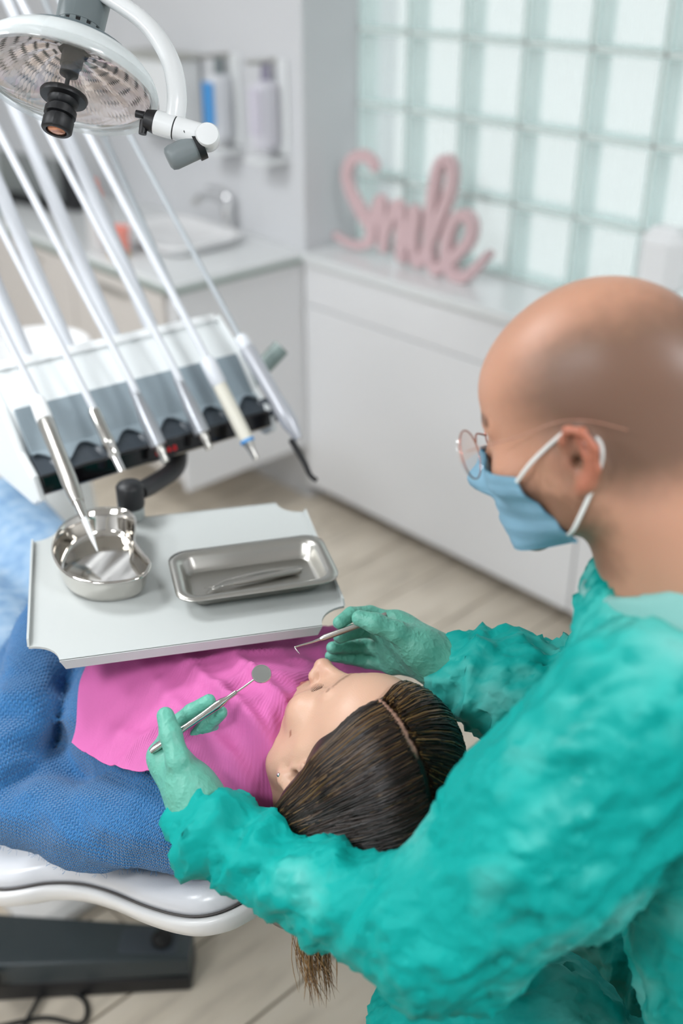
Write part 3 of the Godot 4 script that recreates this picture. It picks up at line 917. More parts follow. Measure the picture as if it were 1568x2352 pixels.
func build_tray() -> void:
	var t := thing("instrument_tray", "pale grey metal tray with notched corners held over the patient", "tray", TRAY_AT, tray_basis())
	var w := 0.193
	var d := 0.163
	var r := 0.036
	var poly := PackedVector2Array()
	for c in [[1, 1], [-1, 1], [-1, -1], [1, -1]]:   # notched corners: concave quarter circles
		for k in 9:
			var a := PI / 2 * k / 8.0
			if c[0] * c[1] < 0: a = PI / 2 - a
			poly.append(Vector2(c[0] * (w - r * sin(a)), c[1] * (d - r * cos(a))) if true else Vector2.ZERO)
	poly = PackedVector2Array()
	for c in [[1, 1], [-1, 1], [-1, -1], [1, -1]]:
		for k in 9:
			var a := PI / 2 * k / 8.0
			var p := Vector2(r * cos(a), r * sin(a)) if c[0] * c[1] < 0 else Vector2(r * sin(a), r * cos(a))
			poly.append(Vector2(c[0] * (w - p.x), c[1] * (d - p.y)))
	part("sheet", prism_mesh(poly, 0.003, 0.0, Transform3D(Basis(Vector3.RIGHT, Vector3(0, 0, -1), Vector3.UP), Vector3(0, -0.003, 0))), M.tray_enamel, t)
	for s in [-1.0, 1.0]:   # turned-down lips front and back, turned-up lips at the sides
		part("long_lip", prism_mesh(PackedVector2Array([Vector2(-w + r + 0.006, -0.0122), Vector2(w - r - 0.006, -0.0122), Vector2(w - r, 0.0), Vector2(-w + r, 0.0)]), 0.0026, 0.0, Transform3D(Basis.IDENTITY, Vector3(0, 0, s * d - 0.0013))), M.tray_enamel, t)
		part("side_lip", prism_mesh(PackedVector2Array([Vector2(-d + r, 0.0), Vector2(d - r, 0.0), Vector2(d - r - 0.006, 0.0075), Vector2(-d + r + 0.006, 0.0075)]), 0.0026, 0.0, Transform3D(Basis(Vector3(0, 0, 1), Vector3.UP, Vector3(-1, 0, 0)), Vector3(s * w + 0.0013, 0, 0))), M.tray_enamel, t)
	# kidney dish
	var dish := thing("kidney_dish", "polished steel kidney dish on the left of the tray", "dish", TRAY_AT + tray_basis() * Vector3(-0.098, 0.0008, -0.03), tray_basis() * Basis(Vector3.UP, 0.08))
	var outline := curve([Vector3(0.036, 0, -0.088), Vector3(0.050, 0, -0.062), Vector3(0.047, 0, -0.028), Vector3(0.0415, 0, 0.003), Vector3(0.047, 0, 0.034), Vector3(0.052, 0, 0.062), Vector3(0.034, 0, 0.088), Vector3(-0.012, 0, 0.086), Vector3(-0.045, 0, 0.060), Vector3(-0.060, 0, 0.015), Vector3(-0.058, 0, -0.03), Vector3(-0.038, 0, -0.073), Vector3(0.0, 0, -0.096)], 6, true)
	var rings := []
	for s in [[0.80, 0.001], [0.86, 0.001], [0.90, 0.008], [0.945, 0.028], [0.965, 0.037], [1.0, 0.038], [1.015, 0.036], [1.01, 0.034], [0.985, 0.035], [0.955, 0.033], [0.93, 0.026], [0.885, 0.009], [0.85, 0.003], [0.80, 0.0025]]:
		var ring := []
		for p in outline: ring.append(Vector3(p.x * s[0] * 1.04 - (1 - s[0]) * 0.012, s[1], p.z * s[0] * 1.08))
		rings.append(ring)
	st_skin(rings, "bowl", M.steel_mirror, dish, true, true)
	# shallow pan with two instruments
	var pan := thing("instrument_pan", "rectangular brushed steel pan on the right of the tray", "pan", TRAY_AT + tray_basis() * Vector3(0.090, 0.0008, 0.046), tray_basis() * Basis(Vector3.UP, 0.03))
	rings = []
	for s in [[-0.016, 0.001, 0.014], [-0.012, 0.001, 0.016], [-0.008, 0.006, 0.018], [-0.003, 0.021, 0.02], [0.004, 0.0225, 0.023], [0.0095, 0.0225, 0.026], [0.0105, 0.0215, 0.026], [0.0105, 0.0235, 0.026], [0.004, 0.0245, 0.023], [-0.001, 0.0235, 0.021], [-0.0055, 0.019, 0.019], [-0.0095, 0.0055, 0.017], [-0.015, 0.003, 0.014]]:
		var ring := []
		for p in round_rect(0.188 + s[0] * 2, 0.104 + s[0] * 2, s[2], 7): ring.append(Vector3(p.x, s[1], p.y))
		rings.append(ring)
	st_skin(rings, "body", M.steel_brushed, pan, true, true)
	var pan_at := pan.transform
	var tw := thing("tweezers", "steel tweezers lying in the pan, dark arms apart", "tweezers", pan_at * Vector3(0, 0.0045, -0.002), pan_at.basis * Basis(Vector3.UP, 0.02))
	part("arm", tube_mesh(curve([Vector3(0.066, 0.002, -0.006), Vector3(0.02, 0.003, -0.0075), Vector3(-0.03, 0.003, -0.001), Vector3(-0.052, 0.002, 0.008), Vector3(-0.066, 0.002, 0.010)], 6), [0.0035, 0.0035, 0.0035, 0.0035, 0.0035, 0.0035, 0.0035, 0.0035, 0.0035, 0.003, 0.003, 0.003, 0.0028, 0.0026, 0.0024, 0.0022, 0.002, 0.002, 0.0018, 0.0016, 0.0014, 0.0012, 0.001, 0.001, 0.0008], 8, 0.5), M.steel, tw)
	part("arm", tube_mesh(curve([Vector3(0.066, 0.002, -0.004), Vector3(0.02, 0.003, 0.004), Vector3(-0.03, 0.003, 0.011), Vector3(-0.052, 0.002, 0.014), Vector3(-0.064, 0.002, 0.024)], 6), [0.0035, 0.0035, 0.0035, 0.0035, 0.0035, 0.0035, 0.0035, 0.0035, 0.0035, 0.003, 0.003, 0.003, 0.0028, 0.0026, 0.0024, 0.0022, 0.002, 0.002, 0.0018, 0.0016, 0.0014, 0.0012, 0.001, 0.001, 0.0008], 8, 0.5), M.steel, tw)
	var ex := thing("dental_explorer", "slender steel explorer lying in the pan in front of the tweezers", "explorer", pan_at * Vector3(0.0, 0.0045, 0.008), pan_at.basis * Basis(Vector3.UP, 0.1))
	part("handle", tube_mesh([Vector3(0.062, 0.003, 0), Vector3(0.058, 0.003, 0), Vector3(-0.02, 0.003, 0), Vector3(-0.028, 0.003, 0)], [0.0015, 0.003, 0.003, 0.0015], 10), M.steel_brushed, ex)
	part("hook", tube_mesh(curve([Vector3(-0.027, 0.003, 0), Vector3(-0.045, 0.003, 0), Vector3(-0.054, 0.0028, 0.004), Vector3(-0.057, 0.0025, -0.004)], 5), [0.0015, 0.0014, 0.0014, 0.0013, 0.0013, 0.0012, 0.0012, 0.0011, 0.001, 0.001, 0.0009, 0.0008, 0.0007, 0.0006, 0.0005, 0.0004], 8), M.steel, ex)

# --- operating lamp
func build_lamp() -> void:
	var axis := Vector3(-0.53, -0.788, 0.313).normalized()      # where it shines
	var at := Vector3(0.6592, 1.5455, -1.1452)
	var b := along(-axis, at, Vector3(0.725, 0, 0.688)).basis   # local Y runs back through the cap
	var l := thing("operating_lamp", "dental operating lamp with clear reflector shield and white bow arm", "lamp", at, b)
	part("back_shell", lathe_mesh([Vector2(0.0690, 0.0346), Vector2(0.0715, 0.0380), Vector2(0.0610, 0.0445), Vector2(0.0400, 0.0517), Vector2(0.0200, 0.0547), Vector2(0, 0.0551)], 48), mat("lamp_shell_grey", col(108, 120, 124), 0.35), l)
	part("front_shell", lathe_mesh([Vector2(0.0985, -0.002), Vector2(0.1015, 0.0000), Vector2(0.1025, 0.0070), Vector2(0.0975, 0.0167), Vector2(0.0870, 0.0270), Vector2(0.0710, 0.0361), Vector2(0.0690, 0.0350), Vector2(0.0845, 0.0255), Vector2(0.0945, 0.0152), Vector2(0.0965, 0.0060), Vector2(0.0985, -0.002)], 64), mat("lamp_shell_white", col(232, 238, 238), 0.22), l)
	# reflector of many flat strips, tinted by its coating
	var refl := part("reflector", facet_bowl(), mat("dichroic_mirror", col(240, 230, 230), 0.28, 0.6), l)
	part("rear_fin_ring", lathe_mesh([Vector2(0.02, 0.040), Vector2(0.022, 0.042), Vector2(0.02, 0.044), Vector2(0.015, 0.045)], 32), M.black_plastic, refl)
	part("shield", lathe_mesh([Vector2(0.0000, -0.016), Vector2(0.0268, -0.0155), Vector2(0.0537, -0.0135), Vector2(0.0805, -0.0085), Vector2(0.0949, -0.002), Vector2(0.1007, 0.003)], 64), M.clear_plastic, l)
	part("shield_rim", lathe_mesh([Vector2(0.0967, -0.005), Vector2(0.1034, -0.006), Vector2(0.1052, -0.001), Vector2(0.1034, 0.005), Vector2(0.0993, 0.004)], 64), mat_clear_rim(), l)
	var cap := part("cap", lathe_mesh([Vector2(0.0255, 0.0595), Vector2(0.0255, 0.0675), Vector2(0.0275, 0.0685), Vector2(0.0285, 0.1115), Vector2(0.027, 0.1155), Vector2(0, 0.1155)], 36), mat("cap_grey", col(112, 122, 124), 0.38), l)
	for k in 14:
		var a := TAU * k / 14.0
		part("cooling_fin", box_mesh(Vector3(0.0035, 0.016, 0.007), 0.0005), M.grey_plastic, cap, Transform3D(Basis(Vector3.UP, -a), Vector3(0.0262 * cos(a), 0.0600, 0.0262 * sin(a))))
	part("vent_core", lathe_mesh([Vector2(0, 0.0495), Vector2(0.0262, 0.0495), Vector2(0.0262, 0.0685), Vector2(0, 0.0685)], 30), M.rubber_black, cap)
	var bulb := part("bulb_holder", lathe_mesh([Vector2(0, 0.038), Vector2(0.0125, 0.038), Vector2(0.0125, 0.022), Vector2(0.0105, 0.021), Vector2(0.0105, 0.011), Vector2(0.006, 0.010), Vector2(0.0025, 0.006), Vector2(0.0025, -0.012), Vector2(0.026, -0.013), Vector2(0.027, -0.015), Vector2(0.026, -0.019), Vector2(0.0175, -0.020), Vector2(0.0168, -0.026), Vector2(0.0135, -0.028), Vector2(0.0135, -0.031), Vector2(0.0178, -0.032), Vector2(0.0178, -0.039), Vector2(0.0138, -0.040), Vector2(0.0138, -0.043), Vector2(0.0172, -0.044), Vector2(0.0172, -0.056), Vector2(0.0155, -0.058), Vector2(0.0118, -0.058), Vector2(0.0112, -0.054), Vector2(0, -0.054)].map(func(p): return p), 32), M.black_plastic, l)
	part("end_glass", lathe_mesh([Vector2(0, -0.0545), Vector2(0.0108, -0.0545), Vector2(0.0095, -0.0572), Vector2(0.005, -0.0585), Vector2(0, -0.059)], 24), mat("amber_glass", col(214, 150, 120), 0.12, 0.4), bulb)
	# bow arm: from the side joint up and over the back of the head, then to the ceiling
	var inv := l.transform.affine_inverse()
	var bow := [Vector3(0.735, 1.507, -1.049), Vector3(0.745, 1.534, -1.055), Vector3(0.753, 1.568, -1.074), Vector3(0.748, 1.603, -1.105), Vector3(0.727, 1.632, -1.148), Vector3(0.695, 1.665, -1.20), Vector3(0.65, 1.70, -1.24)]
	part("bow_arm", tube_mesh(curve(bow.map(func(p): return inv * p), 8), 0.0125, 20, 0.72, inv.basis * Vector3(0.2, 0.5, 0.9)), mat("lamp_arm_white", col(236, 238, 238), 0.2), l)
	part("ceiling_rod", tube_mesh(curve([Vector3(0.65, 1.70, -1.24), Vector3(0.58, 1.76, -1.29), Vector3(0.5, 1.9, -1.32), Vector3(0.48, CEIL, -1.34)].map(func(p): return inv * p), 6), 0.018, 18), M.lamp_arm_white, l)
	var j0 := Vector3(0.7185, 1.5075, -1.0615)
	var j1 := Vector3(0.7525, 1.4935, -1.0165)
	var jd := (j1 - j0).normalized()
	var joint := part("side_joint", tube_mesh([inv * j0, inv * (j0 + jd * 0.022)], 0.0135, 24), M.lamp_arm_white, l)
	part("joint_ring", tube_mesh([inv * (j0 + jd * 0.022), inv * (j0 + jd * 0.0235)], 0.0128, 24), M.black_plastic, joint)
	part("joint_arm", tube_mesh([inv * (j0 + jd * 0.0235), inv * (j1 + jd * 0.0)], 0.0132, 24), M.lamp_arm_white, joint)
	var up := Vector3(0.332, 0.876, -0.349)
	var view := Vector3(-0.55, 0.42, 0.72)
	part("end_button", lathe_mesh([Vector2(0, -0.0150), Vector2(0.0125, -0.0150), Vector2(0.0136, -0.012), Vector2(0.0136, 0.011), Vector2(0.012, 0.0148), Vector2(0, 0.0165)], 28, along(inv.basis * view, inv * (j1 + jd * 0.003))), M.lamp_arm_white, joint)
	part("set_screw", lathe_mesh([Vector2(0, -0.001), Vector2(0.0022, -0.001), Vector2(0.0022, 0.0006), Vector2(0, 0.0006)], 12, along(inv.basis * (view + jd * 0.45).normalized(), inv * (j0 + jd * 0.037 + (view - jd * view.dot(jd)).normalized() * 0.0132 - Vector3(0, 0.004, 0)))), M.rubber_black, joint)
	var clip := part("shield_clip", tube_mesh([inv * (j0 - jd * 0.012), inv * j0], [0.011, 0.0135], 20), M.black_plastic, l)
	part("clip_tongue", tube_mesh([inv * (j0 - jd * 0.014 - up * 0.002), inv * (j0 - jd * 0.016 - up * 0.018)], [0.005, 0.0045], 10), M.black_plastic, clip)
	part("clip_catch", tube_mesh([inv * (j0 - jd * 0.014 + up * 0.004), inv * (j0 - jd * 0.024 + up * 0.003)], 0.0042, 10), M.black_plastic, clip)
	# grip
	var g0 := Vector3(0.7465, 1.484, -1.0215)
	var g1 := Vector3(0.7135, 1.470, -1.038)
	var gd := (g1 - g0).normalized()
	var grip := part("grip", tube_mesh([inv * (g0 + gd * 0.003), inv * (g0 + gd * 0.032), inv * (g0 + gd * 0.037), inv * (g0 + gd * 0.039)], [0.0142, 0.0142, 0.0128, 0.009], 26), mat("grip_grey", col(126, 134, 136), 0.42), l)
	part("grip_ring", tube_mesh([inv * (g0 - gd * 0.004), inv * (g0 + gd * 0.004)], 0.0166, 26), M.black_plastic, grip)

func mat_clear_rim() -> StandardMaterial3D:
	var m := mat("clear_rim", Color(0.93, 0.95, 0.95, 0.38), 0.12)
	m.transparency = BaseMaterial3D.TRANSPARENCY_ALPHA
	return m

func facet_bowl() -> ArrayMesh:
	var st := begin()
	var seg := 96
	var lv := 12
	var prof := func(t: float) -> Vector2: return Vector2(lerpf(0.017, 0.094, t), 0.036 - 0.036 * pow(t, 2.2) + 0.003)
	for i in lv:
		for k in seg:
			var t0: Vector2 = prof.call(float(i) / lv)
			var t1: Vector2 = prof.call(float(i + 1) / lv)
			var j := 0.0009 * sin(k * 12.9898 + i * 78.233)
			var a0 := TAU * k / seg
			var a1 := TAU * (k + 1) / seg
			var P := func(r: Vector2, a: float, dy: float) -> Vector3: return Vector3(r.x * cos(a), r.y + dy, r.x * sin(a))
			quad(st, P.call(t0, a0, -j), P.call(t1, a0, j), P.call(t1, a1, -j), P.call(t0, a1, j))
	return done(st)

# --- chair
func build_chair() -> void:
	var beta := deg_to_rad(22.0)
	var b := Basis(Vector3.RIGHT, Vector3(0, cos(beta), -sin(beta)), Vector3(0, sin(beta), cos(beta)))
	var c := thing("dental_chair", "reclined white leather dental chair with a moulded white shell", "dental chair", Vector3(0.62, 0.69, -0.80), b)
	# half outline, (half width, station along the back)
	var half := [Vector2(0.27, -0.62), Vector2(0.30, -0.5), Vector2(0.30, -0.36), Vector2(0.272, -0.235), Vector2(0.228, -0.175), Vector2(0.205, -0.125), Vector2(0.193, -0.065), Vector2(0.187, 0.005), Vector2(0.178, 0.06), Vector2(0.165, 0.095), Vector2(0.142, 0.116), Vector2(0.105, 0.125)]
	var sm := curve(half, 6)
	var loop := []
	for p in sm: loop.append(Vector3(-p.x, 0, p.y))
	var r2 := sm.duplicate()
	r2.reverse()
	for p in r2: loop.append(Vector3(p.x, 0, p.y))
	loop.reverse()
	var grow := func(d: float, y: float) -> Array:
		var out := []
		var n := loop.size()
		for i in n:
			var t: Vector3 = (loop[(i + 1) % n] - loop[(i - 1 + n) % n]).normalized()
			out.append(loop[i] + Vector3(t.z, 0, -t.x) * d + Vector3(0, y, 0))
		return out
	var leather := mat("white_leather", col(208, 209, 212), 0.3)
	leather.clearcoat_enabled = true
	leather.clearcoat = 0.3
	leather.clearcoat_roughness = 0.25
	relief(tri(leather, 18.0), noise_tex(0.09, 256, 3, FastNoiseLite.TYPE_CELLULAR), 0.01)
	var rings := []
	for s in [[-0.005, -0.006], [0.0, -0.001], [0.002, 0.009], [-0.004, 0.020], [-0.018, 0.026], [-0.042, 0.022], [-0.075, 0.006], [-0.10, -0.012]]: rings.append(grow.call(s[0], s[1]))
	st_skin(rings, "back_upholstery", leather, c, false, true, false)
	rings = []
	for s in [[-0.06, -0.046], [-0.02, -0.039], [0.006, -0.023], [0.0115, -0.007], [0.0095, -0.001], [0.002, -0.002], [-0.01, -0.011]]: rings.append(grow.call(s[0], s[1]))
	st_skin(rings, "back_shell", mat("shell_white", col(222, 221, 219), 0.3), c, true, false, false)
	part("piping", tube_mesh(grow.call(0.0025, 0.0005) + [grow.call(0.0025, 0.0005)[0]], 0.0013, 8), mat("piping_dark", col(74, 70, 68), 0.7), c)
	# headrest on two bars
	var hr := part("headrest", lathe_mesh([Vector2(0, -0.02), Vector2(0.055, -0.02), Vector2(0.068, -0.008), Vector2(0.062, 0.008), Vector2(0.04, 0.01), Vector2(0, 0.004)], 36, Transform3D(Basis.IDENTITY.scaled(Vector3(1.1, 1, 0.8)), Vector3.ZERO)), leather, c, Transform3D(Basis(Vector3.RIGHT, -0.30), Vector3(0.02, -0.085, 0.205)))
	for s in [-1.0, 1.0]:
		part("headrest_bar", tube_mesh([Vector3(s * 0.03, -0.05, 0.08), Vector3(s * 0.03, -0.10, 0.21)], 0.008, 12), M.chrome, c)
	# seat and leg rest (mostly hidden) and the lift column, in room axes
	var inv := c.transform.affine_inverse()
	var st := begin()
	bx(st, Vector3(0.56, 0.1, 0.55), 0.035, inv * Transform3D(Basis(Vector3.RIGHT, 0.05), Vector3(0.62, 0.47, -1.62)))
	part("seat", done(st), leather, c)
	st = begin()
	bx(st, Vector3(0.5, 0.08, 0.8), 0.03, inv * Transform3D(Basis(Vector3.RIGHT, -0.08), Vector3(0.62, 0.455, -2.25)))
	part("leg_rest", done(st), leather, c)
	st = begin()
	bx(st, Vector3(0.26, 0.36, 0.42), 0.03, inv * Transform3D(Basis.IDENTITY, Vector3(0.74, 0.235, -1.6)))
	part("lift_column", done(st), M.shell_white, c)
	st = begin()
	bx(st, Vector3(0.44, 0.05, 0.78), 0.015, inv * Transform3D(Basis.IDENTITY, Vector3(0.74, 0.026, -1.78)))
	part("base_plate", done(st), M.shell_white, c)

func build_floor_things() -> void:
	# foot control: dark wedge with an inset panel and a round knob
	var yaw := atan2(-(-1.125 + 1.36), 0.68 - 0.43)
	var f := thing("foot_control", "dark grey foot control lying on the floor under the chair", "foot control", Vector3(0.580, 0.0, -1.261), Basis(Vector3.UP, yaw))
	var taper := func(y0: float, y1: float, out: float) -> Array:      # sections along x, wide end to narrow end
		var rings := []
		for q in [[-0.300, 0.062, 0.0], [-0.298, 0.064, 0.0], [0.168, 0.036, 0.0], [0.174, 0.033, 0.004]]:
			var top: float = lerpf(y1, y1 - 0.014, (q[0] + 0.3) / 0.47) - q[2]
			var ring := []
			for c in round_rect((q[1] + out) * 2.0, top - y0, 0.006, 4): ring.append(Vector3(q[0], (top + y0) * 0.5 + c.y, c.x))
			rings.append(ring)
		return rings
	st_skin(taper.call(0.04, 0.10, 0.0), "housing", M.dark_grey_plastic, f, true, true, true)
	st_skin(taper.call(0.001, 0.052, 0.002), "lower_skirt", M.black_plastic, f, true, true, true)
	var tilt := Basis(Vector3(0, 0, 1), -0.026)
	part("inset_panel", prism_mesh(round_rect(0.105, 0.054, 0.008, 4), 0.004, 0.001, Transform3D(tilt * Basis(Vector3.RIGHT, Vector3(0, 0, -1), Vector3.UP), Vector3(0.098, 0.0862, 0.0))), M.unit_charcoal, f)
	part("knob", lathe_mesh([Vector2(0, 0), Vector2(0.018, 0), Vector2(0.019, 0.010), Vector2(0.013, 0.018), Vector2(0, 0.020)], 24), M.rubber_black, f, Transform3D(tilt, Vector3(0.122, 0.0885, 0.0)))
	part("hinge_stub", tube_mesh([Vector3(-0.20, 0.075, 0.055), Vector3(-0.165, 0.082, 0.085)], [0.016, 0.02], 16), M.black_plastic, f)
	# loose cable beside it
	var pts := [Vector3(0.326, 0.006, -1.324), Vector3(0.396, 0.006, -1.284), Vector3(0.458, 0.006, -1.246), Vector3(0.496, 0.006, -1.194), Vector3(0.521, 0.006, -1.209), Vector3(0.524, 0.006, -1.246), Vector3(0.483, 0.013, -1.284), Vector3(0.446, 0.013, -1.269), Vector3(0.407, 0.006, -1.244), Vector3(0.356, 0.006, -1.194)]
	var cb := part("cable", tube_mesh(curve(pts, 8), 0.0042, 10), M.rubber_black, self)
	tag(cb, "thin black cable looped on the floor beside the foot control", "cable")
	var c2 := part("cable", tube_mesh(curve([Vector3(0.28, 0.007, -1.215), Vector3(0.34, 0.007, -1.24), Vector3(0.385, 0.007, -1.215), Vector3(0.405, 0.007, -1.14)], 8), 0.006, 10), M.rubber_black, self)
	tag(c2, "thick black cable at the lower left edge of the floor", "cable")
	# spittoon bowl of the unit, beyond the instrument head
	var s := thing("spittoon", "white oval spittoon bowl behind the instrument unit", "spittoon", Vector3(1.10, 0.0, -2.2))
	part("stand", lathe_mesh([Vector2(0, 0), Vector2(0.14, 0), Vector2(0.12, 0.05), Vector2(0.09, 0.5), Vector2(0.11, 0.78), Vector2(0, 0.78)], 28), M.unit_white, s)
	part("bowl", lathe_mesh([Vector2(0, 0.775), Vector2(0.06, 0.775), Vector2(0.115, 0.81), Vector2(0.132, 0.85), Vector2(0.126, 0.853), Vector2(0.105, 0.82), Vector2(0.05, 0.79), Vector2(0, 0.787)], 40), M.gloss_white, s)


# ------------------------------------------------------------------ people
# head axes: x to the person's left, y to the crown, z out of the face; origin between the ears
var PH := Transform3D(Basis(Vector3(-0.914, 0.395, -0.096), Vector3(0.156, 0.558, 0.815), Vector3(0.375, 0.73, -0.571)).orthonormalized(), Vector3(0.634, 0.8705, -0.658))
var DH := Transform3D(Basis(Vector3(-0.947, 0.123, 0.297).normalized(), 0.03) * Basis(Vector3(-0.947, 0.123, 0.297), Vector3(0.012, 0.937, -0.35), Vector3(-0.32, -0.327, -0.889)).orthonormalized(), Vector3(0.78, 1.293, -0.478))

const LEFT_HAND := {
	"wrist": [Vector3(0.4747, 0.8585, -0.7052), Vector3(0.4769, 0.8695, -0.7303)],
	"thumb": [Vector3(0.4763, 0.8858, -0.7401), Vector3(0.4723, 0.9166, -0.7515), Vector3(0.4788, 0.9359, -0.7725), Vector3(0.4858, 0.9475, -0.7904)],
	"index": [Vector3(0.4768, 0.8944, -0.7949), Vector3(0.5045, 0.9059, -0.8125), Vector3(0.5236, 0.9286, -0.7963), Vector3(0.5379, 0.9443, -0.7814)],
	"middle": [Vector3(0.4908, 0.8826, -0.7881), Vector3(0.5177, 0.8865, -0.7963), Vector3(0.5327, 0.9104, -0.7826), Vector3(0.5440, 0.9310, -0.7699)],
	"ring": [Vector3(0.5024, 0.8719, -0.7756), Vector3(0.5259, 0.8731, -0.7873), Vector3(0.5375, 0.8898, -0.7845), Vector3(0.5389, 0.9059, -0.7799)],
	"little": [Vector3(0.5077, 0.8628, -0.7593), Vector3(0.5253, 0.8648, -0.7727), Vector3(0.5352, 0.8742, -0.7749), Vector3(0.5354, 0.8858, -0.7725)],
}
const RIGHT_HAND := {
	"wrist": [Vector3(0.7933, 0.9291, -0.6372), Vector3(0.7870, 0.9361, -0.6596)],
	"thumb": [Vector3(0.7703, 0.9557, -0.6745), Vector3(0.7487, 0.9797, -0.6944), Vector3(0.7324, 0.9898, -0.7143), Vector3(0.7241, 0.9923, -0.7319)],
	"index": [Vector3(0.7755, 0.9664, -0.7249), Vector3(0.7579, 0.9751, -0.7483), Vector3(0.7309, 0.9838, -0.7537), Vector3(0.7101, 0.9826, -0.7521)],
	"middle": [Vector3(0.7762, 0.9404, -0.7298), Vector3(0.7624, 0.9465, -0.7538), Vector3(0.7348, 0.9542, -0.7575), Vector3(0.7139, 0.9584, -0.7553)],
	"ring": [Vector3(0.7737, 0.9207, -0.7298), Vector3(0.7610, 0.9193, -0.7596), Vector3(0.7336, 0.9299, -0.7653), Vector3(0.7121, 0.9376, -0.7664)],
	"little": [Vector3(0.7704, 0.9057, -0.7216), Vector3(0.7596, 0.8986, -0.7547), Vector3(0.7371, 0.9101, -0.7658), Vector3(0.7145, 0.9204, -0.7731)],
}

func moved(net: Array, T: Transform3D) -> Array:
	var v: PackedVector3Array = net[0]
	var n: PackedVector3Array = net[1]
	var ix: PackedInt32Array = net[2]
	var nv := PackedVector3Array()
	var nn := PackedVector3Array()
	for p in v: nv.append(T * p)
	for p in n: nn.append((T.basis * p).normalized())
	if T.basis.determinant() < 0.0:
		var f := PackedInt32Array()
		for i in range(0, ix.size(), 3): f.append_array([ix[i], ix[i + 2], ix[i + 1]])
		ix = f
	return [nv, nn, ix]

func ear(f: Field, s: float, k := 1.0) -> void:
	var e := 0.82
	var k0 := k
	var P := func(x: float, y: float, z: float) -> Vector3: return Vector3(s * lerpf(0.0745, x, 0.9), y * e, -0.004 + z * e) * k0
	k *= 0.9
	f.ball(P.call(0.0745, 0.004, -0.006), Vector3(0.006, 0.026, 0.015) * k, 0.006)
	f.chain([P.call(0.0755, 0.004, 0.008), P.call(0.080, 0.021, 0.011), P.call(0.0855, 0.033, 0.001), P.call(0.0895, 0.030, -0.014), P.call(0.0895, 0.012, -0.023), P.call(0.085, -0.010, -0.018), P.call(0.079, -0.026, -0.006)], [0.0032 * k, 0.0036 * k, 0.0040 * k, 0.0042 * k, 0.0040 * k, 0.0040 * k, 0.0060 * k], 0.004)
	f.bone(P.call(0.0775, -0.022, -0.002), P.call(0.0765, -0.031, 0.003), 0.0065 * k, 0.0062 * k, 0.008)
	f.chain([P.call(0.083, 0.022, -0.006), P.call(0.0845, 0.004, -0.012), P.call(0.080, -0.014, -0.006)], [0.0032 * k, 0.0036 * k, 0.0034 * k], 0.004)
	f.ball(P.call(0.0765, -0.003, 0.010), Vector3(0.0045, 0.007, 0.004) * k, 0.004)
	f.bone(P.call(0.0840, -0.002, 0.001), P.call(0.0600, -0.002, 0.004), 0.0052 * k, 0.0045 * k, 0.002, true)
	f.ball(P.call(0.0830, -0.001, 0.0005), Vector3(0.0105, 0.0085, 0.0062) * k, 0.003, Basis.IDENTITY, true)

